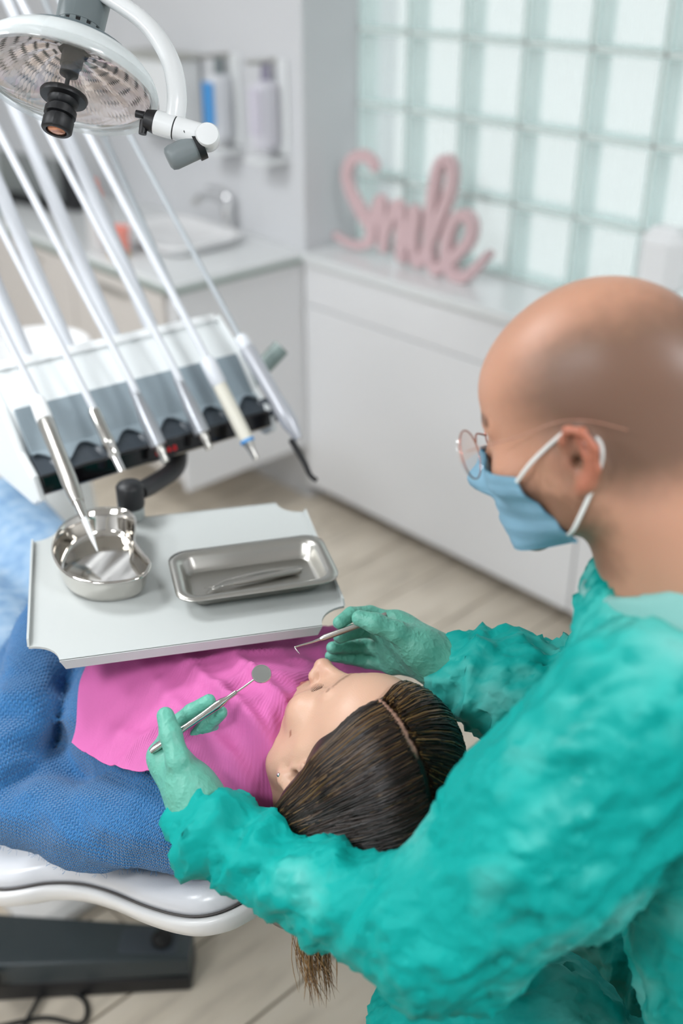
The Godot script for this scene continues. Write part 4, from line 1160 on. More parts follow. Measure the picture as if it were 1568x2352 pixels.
func head_field(k: float, male: bool) -> Field:
	var f := Field.new()
	var w := 1.0 if male else 0.97
	var j := 0.86 if male else 1.0      # length of the lower face
	f.ball(Vector3(0, 0.046, -0.012) * k, Vector3(0.0745 * w, 0.088, 0.096) * k, 0.02)
	f.ball(Vector3(0, 0.050, 0.028) * k, Vector3(0.064, 0.055, 0.066) * k, 0.03)
	f.ball(Vector3(0, -0.015 * j, 0.040) * k, Vector3(0.060 * w, 0.068 * j, 0.055) * k, 0.03)
	for s in [-1.0, 1.0]:
		f.bone(Vector3(s * 0.052 * w, -0.045 * j, 0.008) * k, Vector3(s * 0.020, -0.087 * j, 0.070) * k, 0.017 * k, 0.015 * k, 0.03)
		f.bone(Vector3(s * 0.058 * w, 0.0, 0.015) * k, Vector3(s * 0.052 * w, -0.045, 0.010) * k, 0.016 * k, 0.016 * k, 0.03)
		f.ball(Vector3(s * 0.044, -0.012, 0.062) * k, Vector3(0.022, 0.020, 0.022) * k, 0.02)
		f.bone(Vector3(s * 0.010, 0.031, 0.0885) * k, Vector3(s * 0.042, 0.031, 0.074) * k, 0.0085 * k, 0.0085 * k, 0.012)
	f.ball(Vector3(0, -0.086 * j, 0.080) * k, Vector3(0.018, 0.015, 0.015) * k, 0.02)
	f.ball(Vector3(0, -0.052 * j, 0.078) * k, Vector3(0.028, 0.022, 0.020) * k, 0.02)
	# nose
	f.bone(Vector3(0, 0.030, 0.074) * k, Vector3(0, -0.012, 0.088) * k, 0.0135 * k, 0.0140 * k, 0.012)
	f.bone(Vector3(0, 0.022, 0.0870) * k, Vector3(0, -0.020, 0.1130) * k, 0.0070 * k, 0.0092 * k, 0.010)
	f.ball(Vector3(0, -0.0225, 0.1165) * k, Vector3(0.0100, 0.0088, 0.0088) * k, 0.008)
	for s in [-1.0, 1.0]:
		f.ball(Vector3(s * 0.0115, -0.0270, 0.1050) * k, Vector3(0.0068, 0.0068, 0.0085) * k, 0.006)
	# sockets, closed lids
	for s in [-1.0, 1.0]:
		f.ball(Vector3(s * 0.0345, 0.014, 0.0965) * k, Vector3(0.0125, 0.010, 0.013) * k, 0.010, Basis.IDENTITY, true)
		f.ball(Vector3(s * 0.031, 0.0125, 0.0745) * k, Vector3(0.0135, 0.0120, 0.0135) * k, 0.005)
	# lips
	for s in [-1.0, 1.0]:
		f.bone(Vector3(s * 0.004, -0.0475, 0.0985) * k, Vector3(s * 0.022, -0.0525, 0.0885) * k, 0.0050 * k, 0.0022 * k, 0.005)
		f.bone(Vector3(0, -0.0590, 0.0975) * k, Vector3(s * 0.020, -0.0545, 0.0885) * k, 0.0058 * k, 0.0024 * k, 0.005)
	f.bone(Vector3(-0.019, -0.0537, 0.0985) * k, Vector3(0.0, -0.0532, 0.1045) * k, 0.0012, 0.0018, 0.003, true)
	f.bone(Vector3(0.019, -0.0537, 0.0985) * k, Vector3(0.0, -0.0532, 0.1045) * k, 0.0012, 0.0018, 0.003, true)
	for s in [-1.0, 1.0]: ear(f, s, k)
	return f

func skin_material(called: String) -> StandardMaterial3D:
	var m := mat(called, Color.WHITE, 0.42)
	m.vertex_color_use_as_albedo = true
	m.subsurf_scatter_enabled = true
	m.subsurf_scatter_strength = 0.12
	m.metallic_specular = 0.45
	relief(tri(m, 14.0), noise_tex(0.12, 256, 3), 0.012)
	return m

func lin(r: int, g: int, b: int) -> Color:
	return col(r, g, b).srgb_to_linear()

func hand_field(H: Dictionary, r := 1.0) -> Field:
	var f := Field.new()
	var w: Vector3 = H.wrist[1]
	f.bone(H.wrist[0], w, 0.0285 * r, 0.0265 * r, 0.02)
	for called in ["index", "middle", "ring", "little"]:
		var q: Array = H[called]
		var rr: float = {"index": 0.0092, "middle": 0.0094, "ring": 0.0090, "little": 0.0080}[called] * r
		f.bone(w, q[0], 0.019 * r, rr * 1.30, 0.018)
		f.chain(q, [rr * 1.15, rr * 1.05, rr * 0.97, rr * 0.86], 0.003)
	for i in 3:   # web of the palm
		var names := ["index", "middle", "ring", "little"]
		f.bone(H[names[i]][0], H[names[i + 1]][0], 0.0110 * r, 0.0105 * r, 0.008)
	f.bone(w, H.index[0].lerp(w, 0.25), 0.020 * r, 0.017 * r, 0.02)
	f.bone(w, H.thumb[0], 0.022 * r, 0.021 * r, 0.02)
	f.bone(H.thumb[0], H.thumb[1], 0.0195 * r, 0.0135 * r, 0.014)
	f.bone(H.thumb[0], (H.index[0] + H.middle[0]) * 0.5, 0.017 * r, 0.0135 * r, 0.018)
	f.chain([H.thumb[1], H.thumb[2], H.thumb[3]], [0.0130 * r, 0.0118 * r, 0.0098 * r], 0.005)
	return f

func bounds(pts: Array, pad: float) -> AABB:
	var b := AABB(pts[0], Vector3.ZERO)
	for p in pts: b = b.expand(p)
	return b.grow(pad)

func hand_points(H: Dictionary) -> Array:
	var out := []
	for k in H: out.append_array(H[k])
	return out

# ---------------------------------------------------------------- the patient
func sweater_field() -> Field:
	var beta := deg_to_rad(22.0)
	var bb := Basis(Vector3.RIGHT, Vector3(0, cos(beta), -sin(beta)), Vector3(0, sin(beta), cos(beta)))
	var f := Field.new()
	f.ball(Vector3(0.625, 0.785, -0.935), Vector3(0.168, 0.100, 0.19), 0.05, bb)
	f.ball(Vector3(0.635, 0.70, -1.22), Vector3(0.165, 0.11, 0.22), 0.08, bb)
	for s in [-1.0, 1.0]: f.ball(Vector3(0.63 + s * 0.072, 0.822, -0.985), Vector3(0.072, 0.05, 0.07), 0.06, bb)
	f.bone(Vector3(0.49, 0.800, -0.800), Vector3(0.77, 0.800, -0.815), 0.060, 0.060, 0.06)
	f.bone(Vector3(0.625, 0.815, -0.80), Vector3(0.615, 0.845, -0.770), 0.068, 0.060, 0.04)
	# left arm, near us: upper arm beside the chest, forearm folded back over the waist
	f.bone(Vector3(0.525, 0.745, -0.93), Vector3(0.54, 0.735, -1.12), 0.066, 0.072, 0.04)
	f.chain([Vector3(0.492, 0.798, -0.780), Vector3(0.424, 0.762, -0.880), Vector3(0.386, 0.745, -0.975)], [0.060, 0.050, 0.046], 0.012)
	f.chain([Vector3(0.378, 0.758, -1.012), Vector3(0.450, 0.812, -1.070), Vector3(0.540, 0.848, -1.165)], [0.046, 0.048, 0.042], 0.006)
	f.ball(Vector3(0.436, 0.738, -0.985), Vector3(0.05, 0.045, 0.05), 0.02)
	# right arm, beyond
	f.chain([Vector3(0.775, 0.795, -0.82), Vector3(0.83, 0.74, -0.93), Vector3(0.855, 0.72, -1.05)], [0.060, 0.054, 0.050], 0.03)
	f.chain([Vector3(0.855, 0.72, -1.05), Vector3(0.79, 0.775, -1.13), Vector3(0.70, 0.825, -1.21)], [0.050, 0.048, 0.042], 0.02)
	return f

func knit_texture() -> ImageTexture:
	var n := 128
	var im := Image.create(n, n, false, Image.FORMAT_L8)
	for y in n:
		for x in n:
			var u := fmod(x / 16.0, 1.0)
			var v := y / 16.0
			var s := absf(u - 0.5) * 2.0                         # 0 mid column .. 1 edge
			var ph := fposmod(v + s * 0.55, 1.0)
			var h := sin(PI * ph) * (0.35 + 0.65 * sin(PI * clampf(s * 1.05, 0.0, 1.0) * 0.9 + 0.15))
			im.set_pixel(x, y, Color(h, h, h))
	return ImageTexture.create_from_image(im)

func build_patient() -> void:
	var p := thing("person", "reclined patient in a blue knitted sweater and pink paper bib, eyes closed", "person")
	var neck_base := Vector3(0.618, 0.815, -0.790)
	# body under the clothes, head on a grid of its own
	var hf := head_field(1.0, false)
	var inv := PH.affine_inverse()
	hf.chain([Vector3(0, -0.02, -0.02), Vector3(0.0, -0.075, -0.025), inv * neck_base], [0.052, 0.047, 0.056], 0.03)
	var head := moved(hf.net(Vector3(-0.105, -0.175, -0.125), Vector3(0.105, 0.145, 0.135), 0.0034), PH)
	print("p head ", Time.get_ticks_msec())
	var bf := Field.new()
	bf.ball(Vector3(0.625, 0.78, -0.935), Vector3(0.135, 0.075, 0.16), 0.05)
	bf.ball(Vector3(0.635, 0.69, -1.22), Vector3(0.13, 0.085, 0.2), 0.08)
	bf.bone(Vector3(0.50, 0.795, -0.800), Vector3(0.76, 0.795, -0.815), 0.040, 0.040, 0.05)
	bf.bone(Vector3(0.618, 0.81, -0.79), Vector3(0.61, 0.84, -0.765), 0.05, 0.045, 0.03)
	bf.chain([Vector3(0.492, 0.795, -0.785), Vector3(0.424, 0.762, -0.880), Vector3(0.382, 0.750, -0.99), Vector3(0.450, 0.812, -1.070), Vector3(0.540, 0.848, -1.165), Vector3(0.59, 0.862, -1.215)], [0.036, 0.030, 0.024, 0.024, 0.020, 0.018], 0.01)
	bf.chain([Vector3(0.775, 0.795, -0.82), Vector3(0.83, 0.74, -0.93), Vector3(0.855, 0.72, -1.05), Vector3(0.79, 0.775, -1.13), Vector3(0.70, 0.825, -1.21), Vector3(0.66, 0.838, -1.25)], [0.040, 0.036, 0.032, 0.032, 0.024, 0.022], 0.02)
	for s in [-1.0, 1.0]: bf.chain([Vector3(0.635 + s * 0.08, 0.66, -1.35), Vector3(0.64 + s * 0.09, 0.70, -1.75), Vector3(0.64 + s * 0.09, 0.60, -2.2)], [0.075, 0.06, 0.045], 0.03)
	var body := bf.net(Vector3(0.3, 0.5, -2.3), Vector3(0.95, 0.95, -0.68), 0.016)
	var paint := func(q: Vector3, _n: Vector3) -> Color:
		var h: Vector3 = inv * q
		var c := lin(204, 164, 140)
		var lip := Vector2(h.x / 0.023, (h.y + 0.0535) / (0.0095 - 0.006 * absf(h.x) / 0.023)).length()
		if h.z > 0.07: c = c.lerp(lin(178, 108, 100), clampf((1.15 - lip) * 4.0, 0.0, 1.0))
		for s in [-1.0, 1.0]:                                                                   # eyebrows, cheeks
			var t := clampf((s * h.x - 0.010) / 0.038, 0.0, 1.0)
			var by := 0.0335 + 0.0065 * sin(PI * (0.15 + 0.62 * t)) - 0.003 * t
			if s * h.x > 0.008 and s * h.x < 0.05 and h.z > 0.05:
				c = c.lerp(lin(126, 92, 74), clampf((0.0036 - 0.0014 * t - absf(h.y - by)) / 0.0016, 0.0, 1.0) * 0.75)
			var ch := Vector3(s * 0.047, -0.022, 0.066).distance_to(h)
			c = c.lerp(lin(200, 148, 122), clampf(1.0 - ch / 0.032, 0.0, 1.0) * 0.6)
		var nose := Vector3(0, -0.022, 0.116).distance_to(h)
		c = c.lerp(lin(206, 152, 130), clampf(1.0 - nose / 0.02, 0.0, 1.0) * 0.6)
		if h.x > 0.0 and Vector2(h.y + 0.0138, h.z - 0.0416).length() < 0.0026: c = lin(150, 100, 78)             # mole on the cheek
		return c
	var bodym := part("body", net_mesh([head, body], paint), skin_material("patient_skin"), p)
	tag(bodym, "fair face with closed eyes, turned up")
	print("p body ", Time.get_ticks_msec())
	# lashes of the closed eyes
	mat("lash_brown", col(84, 56, 44), 0.6)
	for s in [1.0, -1.0]:
		var lash := begin()
		for i in 15:
			var a := lerpf(-1.05, 1.05, i / 14.0)
			var root := Vector3(s * (0.031 + 0.0125 * sin(a)), 0.0070 - 0.0016 * cos(a), 0.0745 + 0.0128 * cos(a))
			var out := Vector3(s * sin(a) * 0.4, -0.60, 0.70).normalized()
			tube(lash, [PH * root, PH * (root + out * 0.004 + Vector3(0, -0.0008, 0)), PH * (root + out * 0.0075 + Vector3(0, 0.0006, 0.0012))], [0.00045, 0.00035, 0.0001], 5, false)
		part("eyelashes", done(lash), M.lash_brown, p)
	var er := part("earring", lathe_mesh([Vector2(0, -0.0026), Vector2(0.0018, -0.0022), Vector2(0.0028, 0), Vector2(0.0018, 0.0022), Vector2(0, 0.0026)], 14, Transform3D(Basis.IDENTITY, PH * Vector3(0.0815, -0.0235, -0.001))), M.chrome, p)
	tag(er, "small silver stud earring")
	# sweater
	var sf := sweater_field()
	var nz := FastNoiseLite.new()
	nz.seed = 5
	nz.frequency = 14.0
	nz.fractal_octaves = 2
	var folds := func(q: Vector3) -> float:
		var d := nz.get_noise_3d(q.x, q.y * 1.4, q.z) * 0.008
		var e := q.distance_to(Vector3(0.40, 0.79, -1.01))
		d += 0.0035 * sin((q - Vector3(0.40, 0.79, -1.01)).dot(Vector3(0.25, 0.55, -0.80)) * 150.0) * exp(-e * e / 0.0035)
		return d
	var sw := sf.net(Vector3(0.30, 0.52, -1.46), Vector3(0.94, 0.96, -0.68), 0.009, folds, 0.03)
	var wool := mat("blue_wool", col(46, 118, 190), 0.95)
	var wt := noise_tex(0.05, 256, 4, FastNoiseLite.TYPE_SIMPLEX_SMOOTH, FastNoiseLite.FRACTAL_FBM, 9)
	ramped(wt, [[0.0, col(22, 82, 138)], [0.5, col(40, 108, 164)], [1.0, col(76, 138, 186)]])
	wool.albedo_texture = wt
	wool.albedo_color = Color.WHITE
	tri(wool, 26.0)
	relief(wool, knit_texture(), 0.22)
	wool.rim_enabled = true
	wool.rim = 0.5
	wool.rim_tint = 0.6
	part("sweater", net_mesh([sw]), wool, p)
	print("p sweater ", Time.get_ticks_msec())
	# loose fibres on the sweater
	var fz := begin()
	var sv: PackedVector3Array = sw[0]
	var sn: PackedVector3Array = sw[1]
	for i in 5200:
		var k := rng.randi() % sv.size()
		if sv[k].x > 0.62 or sv[k].y < 0.68: continue
		var d := (sn[k] + Vector3(rng.randf() - 0.5, rng.randf() - 0.5, rng.randf() - 0.5) * 1.8).normalized()
		var e := (d + Vector3(rng.randf() - 0.5, rng.randf() - 0.5, rng.randf() - 0.5) * 1.2).normalized()
		var q := sv[k] + sn[k] * 0.001
		tube(fz, [q, q + d * 0.003, q + d * 0.003 + e * 0.003], 0.00016, 3, false)
	var fib := part("wool_fibres", done(fz), mat("fibre_blue", col(80, 138, 188), 0.9), p)
	fib.set_meta("kind", "stuff")
	# jeans
	var jf := Field.new()
	for s in [-1.0, 1.0]: jf.chain([Vector3(0.635 + s * 0.075, 0.655, -1.33), Vector3(0.65 + s * 0.092, 0.705, -1.72), Vector3(0.66 + s * 0.095, 0.60, -2.25)], [0.105, 0.082, 0.058], 0.035)
	var jn := FastNoiseLite.new()
	jn.frequency = 11.0
	var jm := jf.net(Vector3(0.38, 0.42, -2.4), Vector3(0.95, 0.86, -1.2), 0.014, func(q: Vector3) -> float: return jn.get_noise_3d(q.x, q.y, q.z) * 0.008, 0.012)
	var denim := mat("light_denim", Color.WHITE, 0.85)
	var dt := noise_tex(0.02, 256, 4, FastNoiseLite.TYPE_SIMPLEX_SMOOTH, FastNoiseLite.FRACTAL_FBM, 4)
	ramped(dt, [[0.0, col(108, 142, 178)], [0.5, col(134, 164, 192)], [1.0, col(164, 184, 202)]])
	denim.albedo_texture = dt
	part("jeans", net_mesh([jm]), tri(denim, 5.0), p)
	build_hair(p)
	print("p hair ", Time.get_ticks_msec())
	build_bib(p, sf)
	print("p bib ", Time.get_ticks_msec())

# hair: a dark volume plus many combed strands falling from the parting
func build_hair(p: Node3D) -> void:
	var inv := PH.affine_inverse()
	var down := (inv.basis * Vector3.DOWN).normalized()
	var f := Field.new()
	f.ball(Vector3(0, 0.050, -0.020), Vector3(0.0800, 0.0920, 0.0990), 0.02)
	f.ball(Vector3(0, 0.072, 0.010), Vector3(0.064, 0.068, 0.066), 0.03)
	for s in [-1.0, 1.0]:
		f.chain([Vector3(s * 0.066, 0.045, -0.01), Vector3(s * 0.074, 0.005, -0.040), Vector3(s * 0.062, -0.05, -0.075)], [0.022, 0.022, 0.022], 0.03)
	f.chain([Vector3(0.03, 0.02, -0.085), Vector3(0.045, -0.05, -0.11), Vector3(0.03, -0.09, -0.14)], [0.05, 0.045, 0.03], 0.04)
	var drape := Field.new()      # strands lie on the volume as it was before the face was cut free
	for i in f.kind.size():
		drape.kind.append(f.kind[i]); drape.a.append(f.a[i]); drape.b.append(f.b[i]); drape.ra.append(f.ra[i]); drape.rb.append(f.rb[i]); drape.k.append(f.k[i]); drape.cut.append(0); drape.inv.append(f.inv[i]); drape.rad.append(f.rad[i])
	# face opening and parting groove
	f.ball(Vector3(0, -0.020, 0.092), Vector3(0.090, 0.126, 0.098), 0.012, Basis.IDENTITY, true)
	f.bone(Vector3(0.040, 0.106, 0.078), Vector3(0.018, 0.148, 0.02), 0.0035, 0.0035, 0.004, true)
	var net := moved(f.net(Vector3(-0.115, -0.15, -0.19), Vector3(0.115, 0.16, 0.10), 0.0045), PH)
	var hairm := mat("hair_brown", Color.WHITE, 0.36)
	hairm.vertex_color_use_as_albedo = true
	hairm.metallic_specular = 0.5
	var vol := part("hair", net_mesh([net], func(_q: Vector3, _n: Vector3) -> Color: 
		var h: Vector3 = inv * _q
		var rel := h - Vector3(0, 0.045, -0.02)
		var al := atan2(rel.z, rel.y)
		var line := 0.40 * clampf((al + 1.1) / 1.5, 0.0, 1.0) * Vector2(rel.y, rel.z).length()
		return lin(176, 136, 116) if absf(rel.x - line) < 0.0030 and al > 0.22 and al < 1.2 else lin(36, 25, 19)), hairm, p)
	tag(vol, "long dark brown hair with lighter streaks, parted in the middle")
	var pos := PackedVector3Array()
	var nor := PackedVector3Array()
	var colr := PackedColorArray()
	var ix := PackedInt32Array()
	var list := PackedInt32Array(range(drape.kind.size()))
	var shades := [lin(32, 22, 17), lin(42, 29, 22), lin(54, 38, 28), lin(24, 17, 14), lin(80, 57, 38), lin(124, 95, 58)]
	for i in 8000:
		var s := 1.0 if rng.randf() < 0.62 else -1.0
		var al := lerpf(0.94, -1.5, pow(rng.randf(), 1.2))           # where on the parting, hairline to nape
		var px := 0.40 * clampf((al + 1.1) / 1.5, 0.0, 1.0)
		var start := Vector3(px + s * (0.03 + 0.10 * rng.randf()), cos(al), sin(al)).normalized()
		var drift := rng.randf_range(-0.12, 0.12)
		var end := Vector3(s * 1.0, -0.52 + drift - 0.05 * al, -0.42 + 0.22 * al + drift).normalized()
		var reach := rng.randf_range(0.75, 1.0)
		var lift := rng.randf_range(0.0005, 0.0042)
		var tone: Color = shades[rng.randi() % 4]
		if rng.randf() < 0.08 + 0.40 * clampf(al, 0.0, 1.0): tone = shades[4 + (rng.randi() % 2)]
		var pts := []
		var n := 11
		for k in n:
			var t := reach * k / (n - 1.0)
			var dir := start.slerp(end, t)
			# walk out to the hair volume along dir
			var c := Vector3(0, 0.045, -0.02)
			var r := 0.075
			for it in 4: r -= drape.value(c + dir * r, list) * 0.9
			pts.append(c + dir * (r + lift + 0.002 * sin(t * 3.0 + i)))
		# loose fall after the ear
		var q: Vector3 = pts[-1]
		var d: Vector3 = (pts[-1] - pts[-2]).normalized()
		var lng := rng.randi_range(3, 7) if s > 0.0 else 2
		for k in lng:
			d = (d + down * 0.28 + Vector3(0, -0.10, 0)).normalized()
			q += d * 0.017
			pts.append(q)
		strand(pos, nor, colr, ix, pts, rng.randf_range(0.0003, 0.0008), tone, PH)
	# the lock that hangs below the headrest
	for i in 130:
		var c0 := Vector3(0.555, 0.800, -0.600) + Vector3(rng.randf_range(-0.03, 0.03), rng.randf_range(-0.01, 0.01), rng.randf_range(-0.02, 0.02))
		var tip := Vector3(0.500, 0.712, -0.560) + Vector3(rng.randf_range(-0.020, 0.016), rng.randf_range(-0.016, 0.030), rng.randf_range(-0.020, 0.020))
		var m1 := c0.lerp(tip, 0.5) + Vector3(-0.012, -0.012, -0.006) + Vector3(rng.randf_range(-0.008, 0.008), 0, rng.randf_range(-0.008, 0.008))
		strand(pos, nor, colr, ix, curve([c0, m1, tip], 4), rng.randf_range(0.0003, 0.0006), [lin(150, 112, 66), lin(124, 90, 54), lin(100, 72, 44)][i % 3], Transform3D.IDENTITY)
	var arr := []
	arr.resize(Mesh.ARRAY_MAX)
	arr[Mesh.ARRAY_VERTEX] = pos
	arr[Mesh.ARRAY_NORMAL] = nor
	arr[Mesh.ARRAY_COLOR] = colr
	arr[Mesh.ARRAY_INDEX] = ix
	var m := ArrayMesh.new()
	m.add_surface_from_arrays(Mesh.PRIMITIVE_TRIANGLES, arr)
	var st := part("hair_strands", m, hairm, vol)
	st.set_meta("kind", "stuff")

func strand(pos: PackedVector3Array, nor: PackedVector3Array, colr: PackedColorArray, ix: PackedInt32Array, pts: Array, r: float, tone: Color, T: Transform3D) -> void:
	var n := pts.size()
	var w: Array = pts.map(func(q): return T * q)
	for i in n:
		var d: Vector3 = (w[mini(i + 1, n - 1)] - w[maxi(i - 1, 0)]).normalized()
		var x := d.cross(Vector3(0.3, 0.9, 0.2)).normalized()
		var y := d.cross(x)
		var rr := r * (1.0 if i < n - 2 else (0.7 if i == n - 2 else 0.2))
		for k in 3:
			var a := TAU * k / 3.0
			var o := x * cos(a) + y * sin(a)
			pos.append(w[i] + o * rr)
			nor.append(o)
			colr.append(tone)
	var base := pos.size() - n * 3
	for i in n - 1:
		for k in 3:
			var a := base + i * 3 + k
			var b := base + i * 3 + (k + 1) % 3
			ix.append_array([a, a + 3, b + 3, a, b + 3, b])

# pink paper bib laid over the chest; its shape is found by letting it down on to the sweater
func build_bib(p: Node3D, sf: Field) -> void:
	var f := Field.new()
	var inv := PH.affine_inverse()
	for i in sf.kind.size():   # the same body, rounder, plus the neck
		f.kind.append(sf.kind[i]); f.a.append(sf.a[i]); f.b.append(sf.b[i]); f.ra.append(sf.ra[i]); f.rb.append(sf.rb[i]); f.k.append(0.07); f.cut.append(0); f.inv.append(sf.inv[i]); f.rad.append(sf.rad[i])
	f.chain([Vector3(0.618, 0.815, -0.790), PH * Vector3(0.0, -0.085, -0.02)], [0.058, 0.046], 0.03)
	var list := PackedInt32Array(range(f.kind.size()))
	var nu := 64
	var nv := 72
	var nz := FastNoiseLite.new()
	nz.seed = 21
	nz.frequency = 9.0
	nz.fractal_type = FastNoiseLite.FRACTAL_RIDGED
	nz.fractal_octaves = 2
	var nrm := Vector3(-0.10, 0.93, -0.22).normalized()
	var top := []
	for j in nv + 1:
		for i in nu + 1:
			var u := float(i) / nu
			var v := float(j) / nv
			# corners: neck side left/right, belly side right/left, in plan
			var a := Vector3(0.515, 0, -0.690).lerp(Vector3(0.805, 0, -0.755), u)
			var b := Vector3(lerpf(0.442, 0.83, u), 0, -0.945 - 0.215 * sin(u * PI * 0.5))
			# neckline dips round the throat
			var g := a.lerp(b, v)
			var throat := exp(-pow((u - 0.44) / 0.20, 2.0)) * pow(1.0 - v, 2.0)
			g.z += 0.006 * throat
			g.x -= 0.028 * sin(PI * v) * (1.0 - u)
			var q := Vector3(g.x, 0.86, g.z) + nrm * 0.15
			for it in 18:
				if q.y > 0.74: q -= nrm * clampf(f.value(q, list) * 0.85, 0.0, 0.04)
			var fold := 0.0
			fold += 0.007 * maxf(0.0, nz.get_noise_3d(g.x * 1.0 + 3.0, 0.0, g.z * 1.6)) * (0.35 + 1.6 * pow(1.0 - v, 2.0))
			fold += 0.016 * exp(-pow((u - 0.10 - 0.30 * v) / 0.030, 2.0)) * pow(1.0 - v, 1.6) + 0.020 * exp(-pow((u - 0.22 - 0.36 * v) / 0.028, 2.0)) * pow(1.0 - v, 1.8) + 0.014 * exp(-pow((u - 0.36 - 0.42 * v) / 0.03, 2.0)) * pow(1.0 - v, 1.8)
			fold += 0.005 * exp(-pow((u - 0.09) / 0.03, 2.0)) * exp(-pow((v - 0.62) / 0.16, 2.0))
			top.append(q + nrm * (0.009 + fold))
	var pos := PackedVector3Array()
	var nor := PackedVector3Array()
	var uv := PackedVector2Array()
	var ix := PackedInt32Array()
	for j in nv + 1:
		for i in nu + 1:
			var k := j * (nu + 1) + i
			var dx: Vector3 = top[j * (nu + 1) + mini(i + 1, nu)] - top[j * (nu + 1) + maxi(i - 1, 0)]
			var dy: Vector3 = top[mini(j + 1, nv) * (nu + 1) + i] - top[maxi(j - 1, 0) * (nu + 1) + i]
			pos.append(top[k])
			nor.append(dy.cross(dx).normalized() * (1.0 if dy.cross(dx).y > 0.0 else -1.0))
			uv.append(Vector2(float(i) / nu, float(j) / nv))
	var m := nu + 1
	for j in nv:
		for i in nu:
			var a := j * m + i
			ix.append_array([a, a + m + 1, a + 1, a, a + m, a + m + 1])
	var base := pos.size()       # underside, so that the paper has thickness
	for k in base:
		pos.append(pos[k] - nor[k] * 0.0009)
		nor.append(-nor[k])
		uv.append(uv[k])
	for j in nv:
		for i in nu:
			var a := base + j * m + i
			ix.append_array([a, a + 1, a + m + 1, a, a + m + 1, a + m])
	for e in [0, 1, 2, 3]:
		for k in (nu if e < 2 else nv):
			var a: int = [k, nv * m + k, k * m, k * m + nu][e]
			var b: int = [k + 1, nv * m + k + 1, (k + 1) * m, (k + 1) * m + nu][e]
			ix.append_array([a, b, b + base, a, b + base, a + base])
	var arr := []
	arr.resize(Mesh.ARRAY_MAX)
	arr[Mesh.ARRAY_VERTEX] = pos
	arr[Mesh.ARRAY_NORMAL] = nor
	arr[Mesh.ARRAY_TEX_UV] = uv
	arr[Mesh.ARRAY_INDEX] = ix
	var mesh := ArrayMesh.new()
	mesh.add_surface_from_arrays(Mesh.PRIMITIVE_TRIANGLES, arr)
	var paper := mat("pink_paper", col(210, 104, 170), 0.7)
	var n := 512
	var im := Image.create(n, n, false, Image.FORMAT_L8)
	for y in n:
		for x in n:
			var h := 0.5 + 0.3 * sin(y / 512.0 * TAU * 110.0) + 0.08 * sin(x / 512.0 * TAU * 130.0)
			if x % 256 < 2 or y % 171 < 2: h *= 0.4            # fold lines
			im.set_pixel(x, y, Color(h, h, h))
	relief(paper, ImageTexture.create_from_image(im), 0.05)
	paper.backlight_enabled = true
	paper.backlight = Color(0.45, 0.10, 0.30)
	var bib := part("paper_bib", mesh, paper, p)
	tag(bib, "pink ribbed paper bib over the chest")

